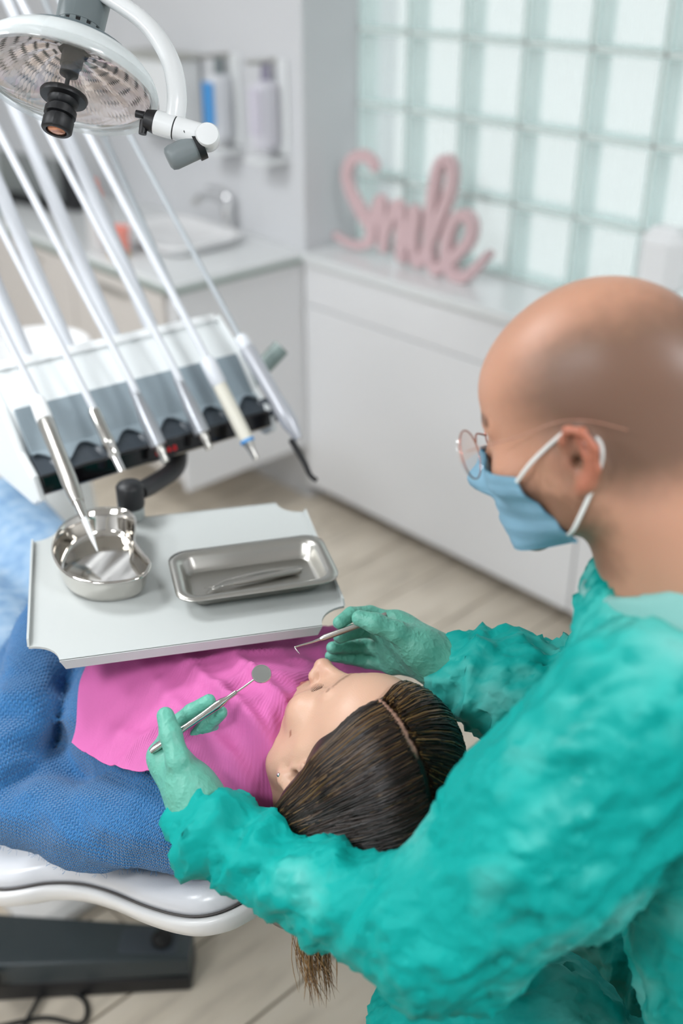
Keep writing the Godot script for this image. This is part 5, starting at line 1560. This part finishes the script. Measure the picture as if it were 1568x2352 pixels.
# ---------------------------------------------------------------- the dentist
func build_dentist() -> void:
	var p := thing("person", "bald dentist in a turquoise gown, blue mask and glasses leaning over the patient", "person")
	var inv := DH.affine_inverse()
	var k := 1.06
	var neck := Vector3(0.792, 1.165, -0.385)
	var hf := head_field(k, true)
	hf.chain([Vector3(0, -0.01, -0.028), Vector3(0, -0.085, -0.045), inv * neck], [0.062, 0.062, 0.072], 0.03)
	hf.bone(Vector3(0, 0.03, -0.07), inv * (neck + Vector3(0, 0.02, 0.04)), 0.045, 0.055, 0.04)
	var head := moved(hf.net(Vector3(-0.115, -0.20, -0.16), Vector3(0.115, 0.155, 0.145), 0.0038), DH)
	print("d head ", Time.get_ticks_msec())
	var LS := Vector3(0.672, 1.118, -0.335)
	var LE := Vector3(0.533, 0.885, -0.432)
	var LW := Vector3(0.470, 0.858, -0.712)
	var RS := Vector3(0.965, 1.105, -0.380)
	var RE := Vector3(0.870, 0.905, -0.505)
	var RW := Vector3(0.795, 0.927, -0.632)
	var bf := Field.new()
	bf.chain([neck, Vector3(0.795, 1.06, -0.31), Vector3(0.80, 0.85, -0.20), Vector3(0.80, 0.62, -0.12)], [0.065, 0.12, 0.12, 0.13], 0.06)
	bf.bone(LS + Vector3(0.03, -0.01, 0), RS + Vector3(-0.03, -0.01, 0), 0.055, 0.055, 0.06)
	bf.chain([LS, LE + Vector3(0, -0.008, 0), LE.lerp(LW, 0.45) + Vector3(0, -0.022, 0), LW + Vector3(0, -0.006, 0)], [0.046, 0.034, 0.024, 0.020], 0.02)
	bf.chain([RS, RE, RW], [0.048, 0.040, 0.027], 0.02)
	for s in [-1.0, 1.0]: bf.chain([Vector3(0.80 + s * 0.09, 0.57, -0.12), Vector3(0.80 + s * 0.15, 0.55, -0.50), Vector3(0.80 + s * 0.15, 0.12, -0.50)], [0.085, 0.06, 0.045], 0.03)
	var body := bf.net(Vector3(0.40, 0.06, -0.78), Vector3(1.12, 1.26, 0.08), 0.018)
	var gn := FastNoiseLite.new()
	gn.seed = 3
	gn.frequency = 60.0
	gn.fractal_octaves = 3
	var paint := func(q: Vector3, _n: Vector3) -> Color:
		var h: Vector3 = (inv * q) / k
		var g := gn.get_noise_3d(q.x, q.y, q.z)
		var c := lin(198, 148, 122)
		# shaven hair: sides and back of the scalp, darkened to hold shade as well
		var edge := h.z + 0.55 * absf(h.y - 0.055) - 0.035 + 0.3 * maxf(h.y - 0.085, 0.0) * 3.0
		var st := smoothstep(0.040, -0.030, edge + g * 0.004) * smoothstep(-0.06, -0.01, h.y + g * 0.004) * smoothstep(0.138, 0.08, h.y + g * 0.006)
		c = c.lerp(lin(102, 80, 66), st * 0.85)
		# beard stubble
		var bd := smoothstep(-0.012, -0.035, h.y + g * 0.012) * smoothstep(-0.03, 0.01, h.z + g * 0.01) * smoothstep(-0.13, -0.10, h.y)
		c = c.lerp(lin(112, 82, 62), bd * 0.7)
		# ears are redder
		var e := clampf((absf(h.x) - 0.0765) / 0.008, 0.0, 1.0)
		c = c.lerp(lin(196, 118, 92), e * 0.7)
		for s in [-1.0, 1.0]:
			var t := clampf((s * h.x - 0.010) / 0.04, 0.0, 1.0)
			var by := 0.034 + 0.006 * sin(PI * (0.15 + 0.62 * t))
			if s * h.x > 0.008 and s * h.x < 0.052 and h.z > 0.05: c = c.lerp(lin(96, 66, 50), clampf((0.005 - absf(h.y - by)) / 0.002, 0.0, 1.0) * 0.8)
		return c
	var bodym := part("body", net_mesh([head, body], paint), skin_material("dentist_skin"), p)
	tag(bodym, "shaven head, face and neck seen from the left side")
	print("d body ", Time.get_ticks_msec())
	# open eyes behind the glasses
	for s in [-1.0, 1.0]:
		part("eye", lathe_mesh([Vector2(0, -0.0118), Vector2(0.006, -0.0102), Vector2(0.0102, -0.006), Vector2(0.0118, 0), Vector2(0.0102, 0.006), Vector2(0.006, 0.0102), Vector2(0, 0.0118)], 20, DH * Transform3D(Basis.IDENTITY, Vector3(s * 0.031, 0.0105, 0.0765) * k)), mat("eye_white", col(225, 220, 214), 0.15), p)
	build_mask(p, hf, k)
	build_glasses(p, k)
	print("d mask ", Time.get_ticks_msec())
	# shirt seen in the neck opening
	var sf := Field.new()
	sf.chain([neck + Vector3(0.0, -0.012, 0.0), Vector3(0.795, 1.06, -0.31), Vector3(0.80, 0.95, -0.26)], [0.088, 0.124, 0.10], 0.05)
	sf.bone(LS + Vector3(0.08, 0.005, 0.0), RS + Vector3(-0.08, 0.005, 0), 0.052, 0.052, 0.05)
	sf.ball(neck + Vector3(-0.02, 0.075, -0.045), Vector3(0.088, 0.078, 0.088), 0.006, Basis.IDENTITY, true)
	var cotton := mat("pale_turquoise_cotton", col(128, 182, 176), 0.85)
	relief(tri(cotton, 60.0), noise_tex(0.2, 128, 2), 0.02)
	part("scrub_shirt", net_mesh([sf.net(Vector3(0.60, 0.85, -0.50), Vector3(1.0, 1.26, -0.12), 0.008)]), cotton, p)
	# trousers and clogs, below the gown
	var tf := Field.new()
	for s in [-1.0, 1.0]: tf.chain([Vector3(0.80 + s * 0.09, 0.56, -0.12), Vector3(0.80 + s * 0.15, 0.548, -0.50), Vector3(0.80 + s * 0.15, 0.10, -0.50)], [0.10, 0.074, 0.064], 0.02)
	part("trousers", net_mesh([tf.net(Vector3(0.52, 0.02, -0.62), Vector3(1.08, 0.70, 0.02), 0.014)]), cotton, p)
	for s in [-1.0, 1.0]:
		var cf := Field.new()
		cf.chain([Vector3(0.80 + s * 0.15, 0.048, -0.49), Vector3(0.80 + s * 0.155, 0.042, -0.58), Vector3(0.80 + s * 0.16, 0.036, -0.66)], [0.042, 0.044, 0.034], 0.02)
		part("clog", net_mesh([cf.net(Vector3(0.80 + s * 0.155 - 0.07, -0.01, -0.72), Vector3(0.80 + s * 0.155 + 0.07, 0.11, -0.43), 0.009)]), M.white_plastic, p)
	# gown: roomy, thin and crumpled
	var gf := Field.new()
	gf.chain([neck + Vector3(0.0, -0.02, 0.01), Vector3(0.805, 1.06, -0.295), Vector3(0.815, 0.85, -0.20), Vector3(0.82, 0.60, -0.12)], [0.090, 0.148, 0.154, 0.17], 0.05)
	gf.bone(LS + Vector3(0.04, -0.005, 0.01), RS + Vector3(-0.04, -0.005, 0.01), 0.072, 0.072, 0.06)
	gf.chain([LS, LS.lerp(LE, 0.5) + Vector3(0.012, 0.0, 0.012), LE + Vector3(0.004, -0.004, 0.006)], [0.076, 0.082, 0.070], 0.035)
	gf.chain([LE, LE.lerp(LW, 0.45) + Vector3(0, -0.022, 0), LW + Vector3(0, -0.006, 0)], [0.060, 0.042, 0.033], 0.022)
	gf.chain([RS, RE], [0.080, 0.066], 0.035)
	gf.chain([RE, RE.lerp(RW, 0.5), RW], [0.066, 0.058, 0.038], 0.022)
	# lap and the skirt of the gown
	for s in [-1.0, 1.0]: gf.bone(Vector3(0.80 + s * 0.09, 0.56, -0.14), Vector3(0.80 + s * 0.16, 0.555, -0.50), 0.115, 0.085, 0.05)
	gf.bone(Vector3(0.70, 0.62, -0.40), Vector3(0.68, 0.40, -0.52), 0.07, 0.07, 0.06)
	# open neck, slanting back
	gf.ball(neck + Vector3(-0.018, 0.064, 0.016), Vector3(0.104, 0.076, 0.112), 0.006, Basis(Vector3(1, 0, 0), 0.25), true)
	var big := FastNoiseLite.new()
	big.seed = 8
	big.frequency = 7.5
	big.fractal_type = FastNoiseLite.FRACTAL_RIDGED
	big.fractal_octaves = 3
	big.fractal_gain = 0.45
	big.domain_warp_enabled = true
	big.domain_warp_amplitude = 0.05
	big.domain_warp_frequency = 5.0
	var ax := (LW - LE).normalized()
	var rx := (RW - RE).normalized()
	var gnet := gf.net(Vector3(0.38, 0.34, -0.76), Vector3(1.16, 1.30, 0.10), 0.0062)
	print("d gown net ", Time.get_ticks_msec())
	var long := FastNoiseLite.new()
	long.seed = 18
	long.frequency = 1.0
	long.fractal_type = FastNoiseLite.FRACTAL_RIDGED
	long.fractal_octaves = 2
	long.domain_warp_enabled = true
	long.domain_warp_amplitude = 0.5
	long.domain_warp_frequency = 0.6
	var e1 := Vector3(0.35, 0.85, 0.40).normalized()      # the drape runs from the shoulder down
	var e2 := e1.cross(Vector3(1, 0, 0)).normalized()
	var e3 := e1.cross(e2)
	var push := func(q: Vector3, n: Vector3) -> float:
		var d := big.get_noise_3d(q.x, q.y, q.z) * 0.004
		d += long.get_noise_3d(q.dot(e1) * 4.0, q.dot(e2) * 13.0, q.dot(e3) * 13.0) * 0.011
		# gathers round the forearms: creases run across the sleeve and bunch up at the cuff
		var t := (q - LE).dot(ax) / LE.distance_to(LW)
		if q.distance_to(LE.lerp(LW, clampf(t, 0.0, 1.0))) < 0.10 and t > -0.1:
			var w := clampf(t + 0.1, 0.0, 1.0)
			d += big.get_noise_3d(q.x * 2.4 + 7.0, q.y * 2.4, q.z * 3.2) * 0.010 * w - 0.002
			d += 0.010 * exp(-pow((t - 0.93) / 0.07, 2.0)) + 0.003 * sin(t * 34.0 + q.y * 60.0) * w
		var t2 := (q - RE).dot(rx) / RE.distance_to(RW)
		if q.distance_to(RE.lerp(RW, clampf(t2, 0.0, 1.0))) < 0.09 and t2 > -0.1:
			d += big.get_noise_3d(q.x * 2.2 + 3.0, q.y * 2.2, q.z * 2.6) * 0.010
			d += 0.008 * exp(-pow((t2 - 0.88) / 0.09, 2.0))
		return d
	var gown := mat("gown_turquoise", Color.WHITE, 0.62)
	var gt := noise_tex(0.006, 512, 3, FastNoiseLite.TYPE_SIMPLEX_SMOOTH, FastNoiseLite.FRACTAL_FBM, 14)
	ramped(gt, [[0.0, col(0, 154, 146)], [0.58, col(0, 162, 154)], [0.64, col(36, 172, 163)], [0.80, col(76, 182, 173)], [1.0, col(116, 190, 182)]])
	gown.metallic_specular = 0.32
	gown.albedo_texture = gt
	tri(gown, 1.6)
	relief(gown, noise_tex(0.012, 512, 4, FastNoiseLite.TYPE_SIMPLEX_SMOOTH, FastNoiseLite.FRACTAL_RIDGED, 31), 0.32)
	gown.backlight_enabled = true
	gown.backlight = Color(0.0, 0.28, 0.26)
	var gp := part("gown", net_mesh([gnet], null, push), gown, p)
	tag(gp, "crumpled thin turquoise disposable gown")
	print("d gown ", Time.get_ticks_msec())
	# gloves
	var latex := mat("mint_latex", col(96, 172, 152), 0.5)
	latex.clearcoat_enabled = true
	latex.clearcoat = 0.15
	latex.clearcoat_roughness = 0.4
	relief(tri(latex, 9.0), noise_tex(0.02, 256, 3, FastNoiseLite.TYPE_SIMPLEX_SMOOTH, FastNoiseLite.FRACTAL_RIDGED, 77), 0.16)
	for side in 2:
		var H: Dictionary = [LEFT_HAND, RIGHT_HAND][side]
		var f := hand_field(H)
		var b := bounds(hand_points(H), 0.034)
		var g := part("glove", net_mesh([f.net(b.position, b.end, 0.0025)]), latex, p)
		tag(g, ["mint green glove holding the mouth mirror", "mint green glove holding the probe"][side])
	# rolled cuff of the right glove
	var cuff := []
	var wd: Vector3 = (RIGHT_HAND.wrist[1] - RIGHT_HAND.wrist[0]).normalized()
	var fr := along(wd, RIGHT_HAND.wrist[0] + wd * 0.006)
	for j in 19:
		var a := TAU * j / 18.0
		cuff.append(fr * Vector3(cos(a) * 0.0305, 0.002 * sin(3.0 * a), sin(a) * 0.0305))
	part("glove_cuff_roll", tube_mesh(cuff, 0.0016, 8), mat("pale_latex", col(206, 226, 214), 0.5), p)
	print("d hands ", Time.get_ticks_msec())
	# instruments in the hands
	var mm := thing("mouth_mirror", "steel mouth mirror with a round glass held over the bib", "dental mirror")
	var a0 := Vector3(0.4627, 0.9096, -0.7915)
	var a1 := Vector3(0.5624, 0.9563, -0.7606)
	var d := (a1 - a0)
	var L := d.length()
	part("handle", lathe_mesh([Vector2(0, 0), Vector2(0.0026, 0), Vector2(0.0042, 0.006), Vector2(0.0046, L * 0.22), Vector2(0.0038, L * 0.42), Vector2(0.0042, L * 0.6), Vector2(0.0052, L * 0.76), Vector2(0.0044, L * 0.83), Vector2(0.0026, L * 0.88), Vector2(0.0026, L * 0.985), Vector2(0, L)], 8, along(d, a0)), M.steel, mm)
	part("shaft", tube_mesh([a0 + d * 0.99, Vector3(0.5702, 0.9593, -0.7586), Vector3(0.5916, 0.9690, -0.7535).lerp(Vector3(0.5702, 0.9593, -0.7586), 0.35)], 0.0011, 8), M.steel, mm)
	var mc := Vector3(0.5916, 0.9690, -0.7535)
	var view := Vector3(-0.30, 0.86, 0.40).normalized()
	var disc := part("mirror_head", lathe_mesh([Vector2(0, -0.0015), Vector2(0.0105, -0.0015), Vector2(0.0113, 0), Vector2(0.0108, 0.0012), Vector2(0.0098, 0.0013), Vector2(0.0098, 0.0008), Vector2(0, 0.0008)], 32, along(view, mc)), M.chrome, mm)
	part("mirror_glass", lathe_mesh([Vector2(0, 0.0009), Vector2(0.0097, 0.0009), Vector2(0.0097, 0.0011), Vector2(0, 0.0011)], 32, along(view, mc)), mat("mirror_silver", col(205, 210, 208), 0.12, 1.0), disc)
	var pr := thing("hook_probe", "thin steel hooked probe held above the nose", "probe")
	var b0 := Vector3(0.7538, 0.9907, -0.7168)
	var b1 := Vector3(0.6824, 0.9708, -0.7553)
	var e := b1 - b0
	part("handle", lathe_mesh([Vector2(0, 0), Vector2(0.0032, 0), Vector2(0.0036, 0.002), Vector2(0.0036, e.length() * 0.94), Vector2(0.0022, e.length()), Vector2(0, e.length())], 8, along(e, b0)), M.steel_brushed, pr)
	part("hook", tube_mesh(curve([b1, Vector3(0.6736, 0.9683, -0.7601), Vector3(0.6579, 0.9650, -0.7694), Vector3(0.6556, 0.9640, -0.7690), Vector3(0.6555, 0.9598, -0.7614)], 5), [0.0019, 0.0018, 0.0017, 0.0016, 0.0014, 0.0013, 0.0012, 0.0012, 0.0011, 0.0011, 0.001, 0.001, 0.001, 0.0009, 0.0009, 0.0009, 0.0008, 0.0007, 0.0006, 0.0005, 0.0004], 8), M.steel, pr)
	# stool
	var so := thing("dentist_stool", "round grey stool under the dentist's gown", "stool", Vector3(0.80, 0.0, -0.08))
	part("seat", lathe_mesh([Vector2(0, 0.34), Vector2(0.17, 0.34), Vector2(0.185, 0.36), Vector2(0.175, 0.39), Vector2(0, 0.395)], 32), M.grey_plastic, so)
	part("stem", lathe_mesh([Vector2(0, 0.04), Vector2(0.025, 0.04), Vector2(0.025, 0.34), Vector2(0, 0.34)], 20), M.chrome, so)
	for i in 5:
		var a := TAU * i / 5.0
		part("foot", tube_mesh([Vector3(0, 0.06, 0), Vector3(cos(a) * 0.26, 0.035, sin(a) * 0.26)], [0.02, 0.014], 10), M.grey_plastic, so)

func build_mask(p: Node3D, hf: Field, k: float) -> void:
	var list := PackedInt32Array(range(hf.kind.size()))
	var nu := 44
	var nv := 40
	var rad := []
	var pts := []
	var axis := Vector3(0, 0, -0.005)
	var cast := func(ph: float, y: float) -> float:
		var dir := Vector3(sin(ph), 0, cos(ph))
		var r := 0.19
		for it in 26:
			var dd := hf.value(axis + Vector3(0, y, 0) + dir * r, list)
			if dd < 0.001: break
			r -= maxf(dd * 0.8, 0.0006)
			if r < 0.02: break
		return r
	for j in nv + 1:
		var v := float(j) / nv
		for i in nu + 1:
			var u := lerpf(-1.0, 1.0, float(i) / nu)
			var lim := lerpf(0.92, 1.14, smoothstep(0.0, 0.85, v))
			var ph := u * lim
			var y := lerpf(0.008 - 0.016 * absf(u), -0.086 + 0.010 * u * u, v) * k
			rad.append(cast.call(ph, y))
			pts.append(Vector2(ph, y))
	# smooth upwards so that it stands off the face like a folded mask
	for pass_ in 6:
		var nr := rad.duplicate()
		for j in nv + 1:
			for i in nu + 1:
				var s := 0.0
				var c := 0
				for o in [[-1, 0], [1, 0], [0, -1], [0, 1]]:
					var a: int = clampi(i + o[0], 0, nu)
					var b: int = clampi(j + o[1], 0, nv)
					s += rad[b * (nu + 1) + a]
					c += 1
				nr[j * (nu + 1) + i] = maxf(rad[j * (nu + 1) + i], s / c)
		rad = nr
	var top := []
	for j in nv + 1:
		var v := float(j) / nv
		for i in nu + 1:
			var q: Vector2 = pts[j * (nu + 1) + i]
			var pleat := 0.0022 * absf(fmod(v * 4.0, 1.0) - 0.5) * 2.0
			var gap := 0.004 + pleat + 0.004 * smoothstep(0.75, 1.0, absf(float(i) / nu * 2.0 - 1.0)) * sin(v * 7.0)
			top.append(DH * (axis + Vector3(0, q.y, 0) + Vector3(sin(q.x), 0, cos(q.x)) * (rad[j * (nu + 1) + i] + gap)))
	var rows := []
	for j in nv + 1: rows.append(top.slice(j * (nu + 1), (j + 1) * (nu + 1)))
	var st := begin()
	skin(st, rows, false, false, false)
	var inner := []
	for r in rows: inner.append(r.map(func(q): return q.lerp(DH.origin, 0.012)))
	skin(st, inner, false, false, false, true)
	var m := mat("mask_blue", col(136, 180, 202), 0.75)
	m.backlight_enabled = true
	m.backlight = Color(0.10, 0.42, 0.50)
	relief(tri(m, 30.0), noise_tex(0.15, 128, 2), 0.02)
	var mk := part("face_mask", done(st), m, p)
	tag(mk, "light blue pleated face mask over nose and chin")
	for s in [0, nu]:
		var side := -1.0 if s == 0 else 1.0
		var up: Vector3 = rows[2][s]
		var lo: Vector3 = rows[nv - 6][s]
		var E := func(x: float, y: float, z: float) -> Vector3: return DH * (Vector3(side * x, y, z) * k)
		var loop := curve([up, up.lerp(E.call(0.078, 0.022, 0.010), 0.5) + (up - DH.origin).normalized() * 0.004, E.call(0.0765, 0.021, 0.008), E.call(0.0725, 0.026, -0.006), E.call(0.0740, 0.014, -0.0215), E.call(0.0775, 0.0, -0.0235), E.call(0.077, -0.022, -0.012), lo.lerp(E.call(0.077, -0.022, -0.012), 0.45) + (lo - DH.origin).normalized() * 0.014, lo], 6)
		part("ear_loop", tube_mesh(loop, 0.0020, 8, 0.6), mat("loop_white", col(226, 226, 222), 0.7), mk)

func build_glasses(p: Node3D, k: float) -> void:
	var gold := mat("rose_gold", col(196, 140, 128), 0.22, 0.8)
	var g := part("glasses", begin_ring(k, 1.0), gold, p)
	tag(g, "thin rose gold round glasses")
	part("rim", begin_ring(k, -1.0), gold, g)
	part("bridge", tube_mesh(curve([DH * (Vector3(-0.012, 0.015, 0.110) * k), DH * (Vector3(0, 0.020, 0.113) * k), DH * (Vector3(0.012, 0.015, 0.110) * k)], 6), 0.0010, 8), gold, g)
	for s in [-1.0, 1.0]:
		part("temple", tube_mesh(curve([Vector3(s * 0.0585, 0.017, 0.100), Vector3(s * 0.0735, 0.021, 0.086), Vector3(s * 0.079, 0.027, 0.04), Vector3(s * 0.0815, 0.034, 0.004), Vector3(s * 0.0805, 0.030, -0.022), Vector3(s * 0.078, 0.018, -0.048)].map(func(q): return DH * (q * k)), 6), 0.0005, 8), mat("temple_clear_rose", col(176, 128, 108), 0.3), g)
		part("lens", lathe_mesh([Vector2(0, 0), Vector2(0.0238, 0.0), Vector2(0.0238, 0.0012), Vector2(0, 0.0012)], 32, DH * Transform3D(Basis(Vector3(1, 0, 0), Vector3(s * 0.12, -0.08, 0.99).normalized(), Vector3(0, -1, 0)).orthonormalized(), Vector3(s * 0.0345, 0.009, 0.1075) * k)), M.lens_glass, g)

func begin_ring(k: float, s: float) -> ArrayMesh:
	var pts := []
	var fr := DH * along(Vector3(s * 0.12, -0.08, 0.99), Vector3(s * 0.0345, 0.009, 0.1075) * k)
	for j in 33:
		var a := TAU * j / 32.0
		pts.append(fr * Vector3(cos(a) * 0.0245, 0, sin(a) * 0.0235))
	return tube_mesh(pts, 0.0008, 8)


func _ready() -> void:
	rng.seed = 20240
	# camera, about a standing person's eye height, looking down into the corner
	var cam := Camera3D.new()
	cam.name = "camera"
	add_child(cam)
	cam.transform = Transform3D(Basis.from_euler(Vector3(deg_to_rad(-28.8), deg_to_rad(-43.5), 0.0)), Vector3(0, 1.70, 0))
	cam.near = 0.05
	cam.far = 100.0
	var lens := CameraAttributesPhysical.new()
	lens.frustum_focal_length = 24.9
	lens.frustum_near = 0.05
	lens.frustum_far = 100.0
	lens.frustum_focus_distance = 1.20
	lens.exposure_aperture = 1.25
	cam.attributes = lens
	cam.fov = 51.46
	cam.current = true
	# overcast sky
	var env := Environment.new()
	env.background_mode = Environment.BG_SKY
	var sky := Sky.new()
	var sm := ProceduralSkyMaterial.new()
	sm.sky_top_color = Color(0.92, 0.95, 0.96)
	sm.sky_horizon_color = Color(0.95, 0.98, 0.99)
	sm.ground_bottom_color = Color(0.70, 0.72, 0.71)
	sm.ground_horizon_color = Color(0.85, 0.87, 0.87)
	sm.sky_energy_multiplier = 1.0
	sky.sky_material = sm
	env.sky = sky
	env.background_energy_multiplier = 3.1
	env.tonemap_mode = Environment.TONE_MAPPER_LINEAR
	env.tonemap_exposure = 0.53
	env.sdfgi_enabled = true
	env.ssao_enabled = true
	env.ssil_enabled = true
	var we := WorldEnvironment.new()
	we.name = "environment"
	we.environment = env
	add_child(we)
	make_materials()
	# ceiling panels: each a glowing sheet in a frame with an area light of its size just below it
	var panels := [Vector3(0.2, CEIL, -2.2), Vector3(-1.2, CEIL, -2.2), Vector3(-1.2, CEIL, -0.6), Vector3(0.9, CEIL, 1.0)]  # last two are unseen panels added for camera-side fill
	for i in panels.size():
		ceiling_panel(panels[i], i)
	build_room()
	print("room ", Time.get_ticks_msec())
	build_furniture()
	print("furniture ", Time.get_ticks_msec())
	build_chair()
	build_unit()
	build_handpieces()
	build_tray()
	build_lamp()
	build_floor_things()
	print("equipment ", Time.get_ticks_msec())
	build_patient()
	build_dentist()
	print("people ", Time.get_ticks_msec())
#MORE

func ceiling_panel(at: Vector3, i: int) -> void:
	var t := thing("ceiling_light_panel", ["square white ceiling light panel above the patient's legs", "square white ceiling light panel above the floor left of the chair", "square white ceiling panel added as unseen fill light above the floor beside the camera", "square white ceiling panel added as unseen fill light behind the dentist's stool"][i], "ceiling light", at, Basis.IDENTITY, "ceiling light panels")
	part("frame", span(Vector3(-0.31, -0.03, -0.31), Vector3(0.31, 0.0, 0.31), 0.004), M.white_plastic, t)
	part("diffuser", span(Vector3(-0.29, -0.033, -0.29), Vector3(0.29, -0.0301, 0.29)), M.lamp_panel, t)
	var l := AreaLight3D.new()
	l.name = "panel_light"
	l.area_size = Vector2(0.58, 0.58)
	l.light_energy = 6.4
	l.light_color = Color(0.97, 0.985, 1.0)
	l.shadow_enabled = true
	l.area_range = 8.0
	t.add_child(l)
	l.transform = Transform3D(Basis(Vector3.RIGHT, -PI / 2), Vector3(0, -0.037, 0))
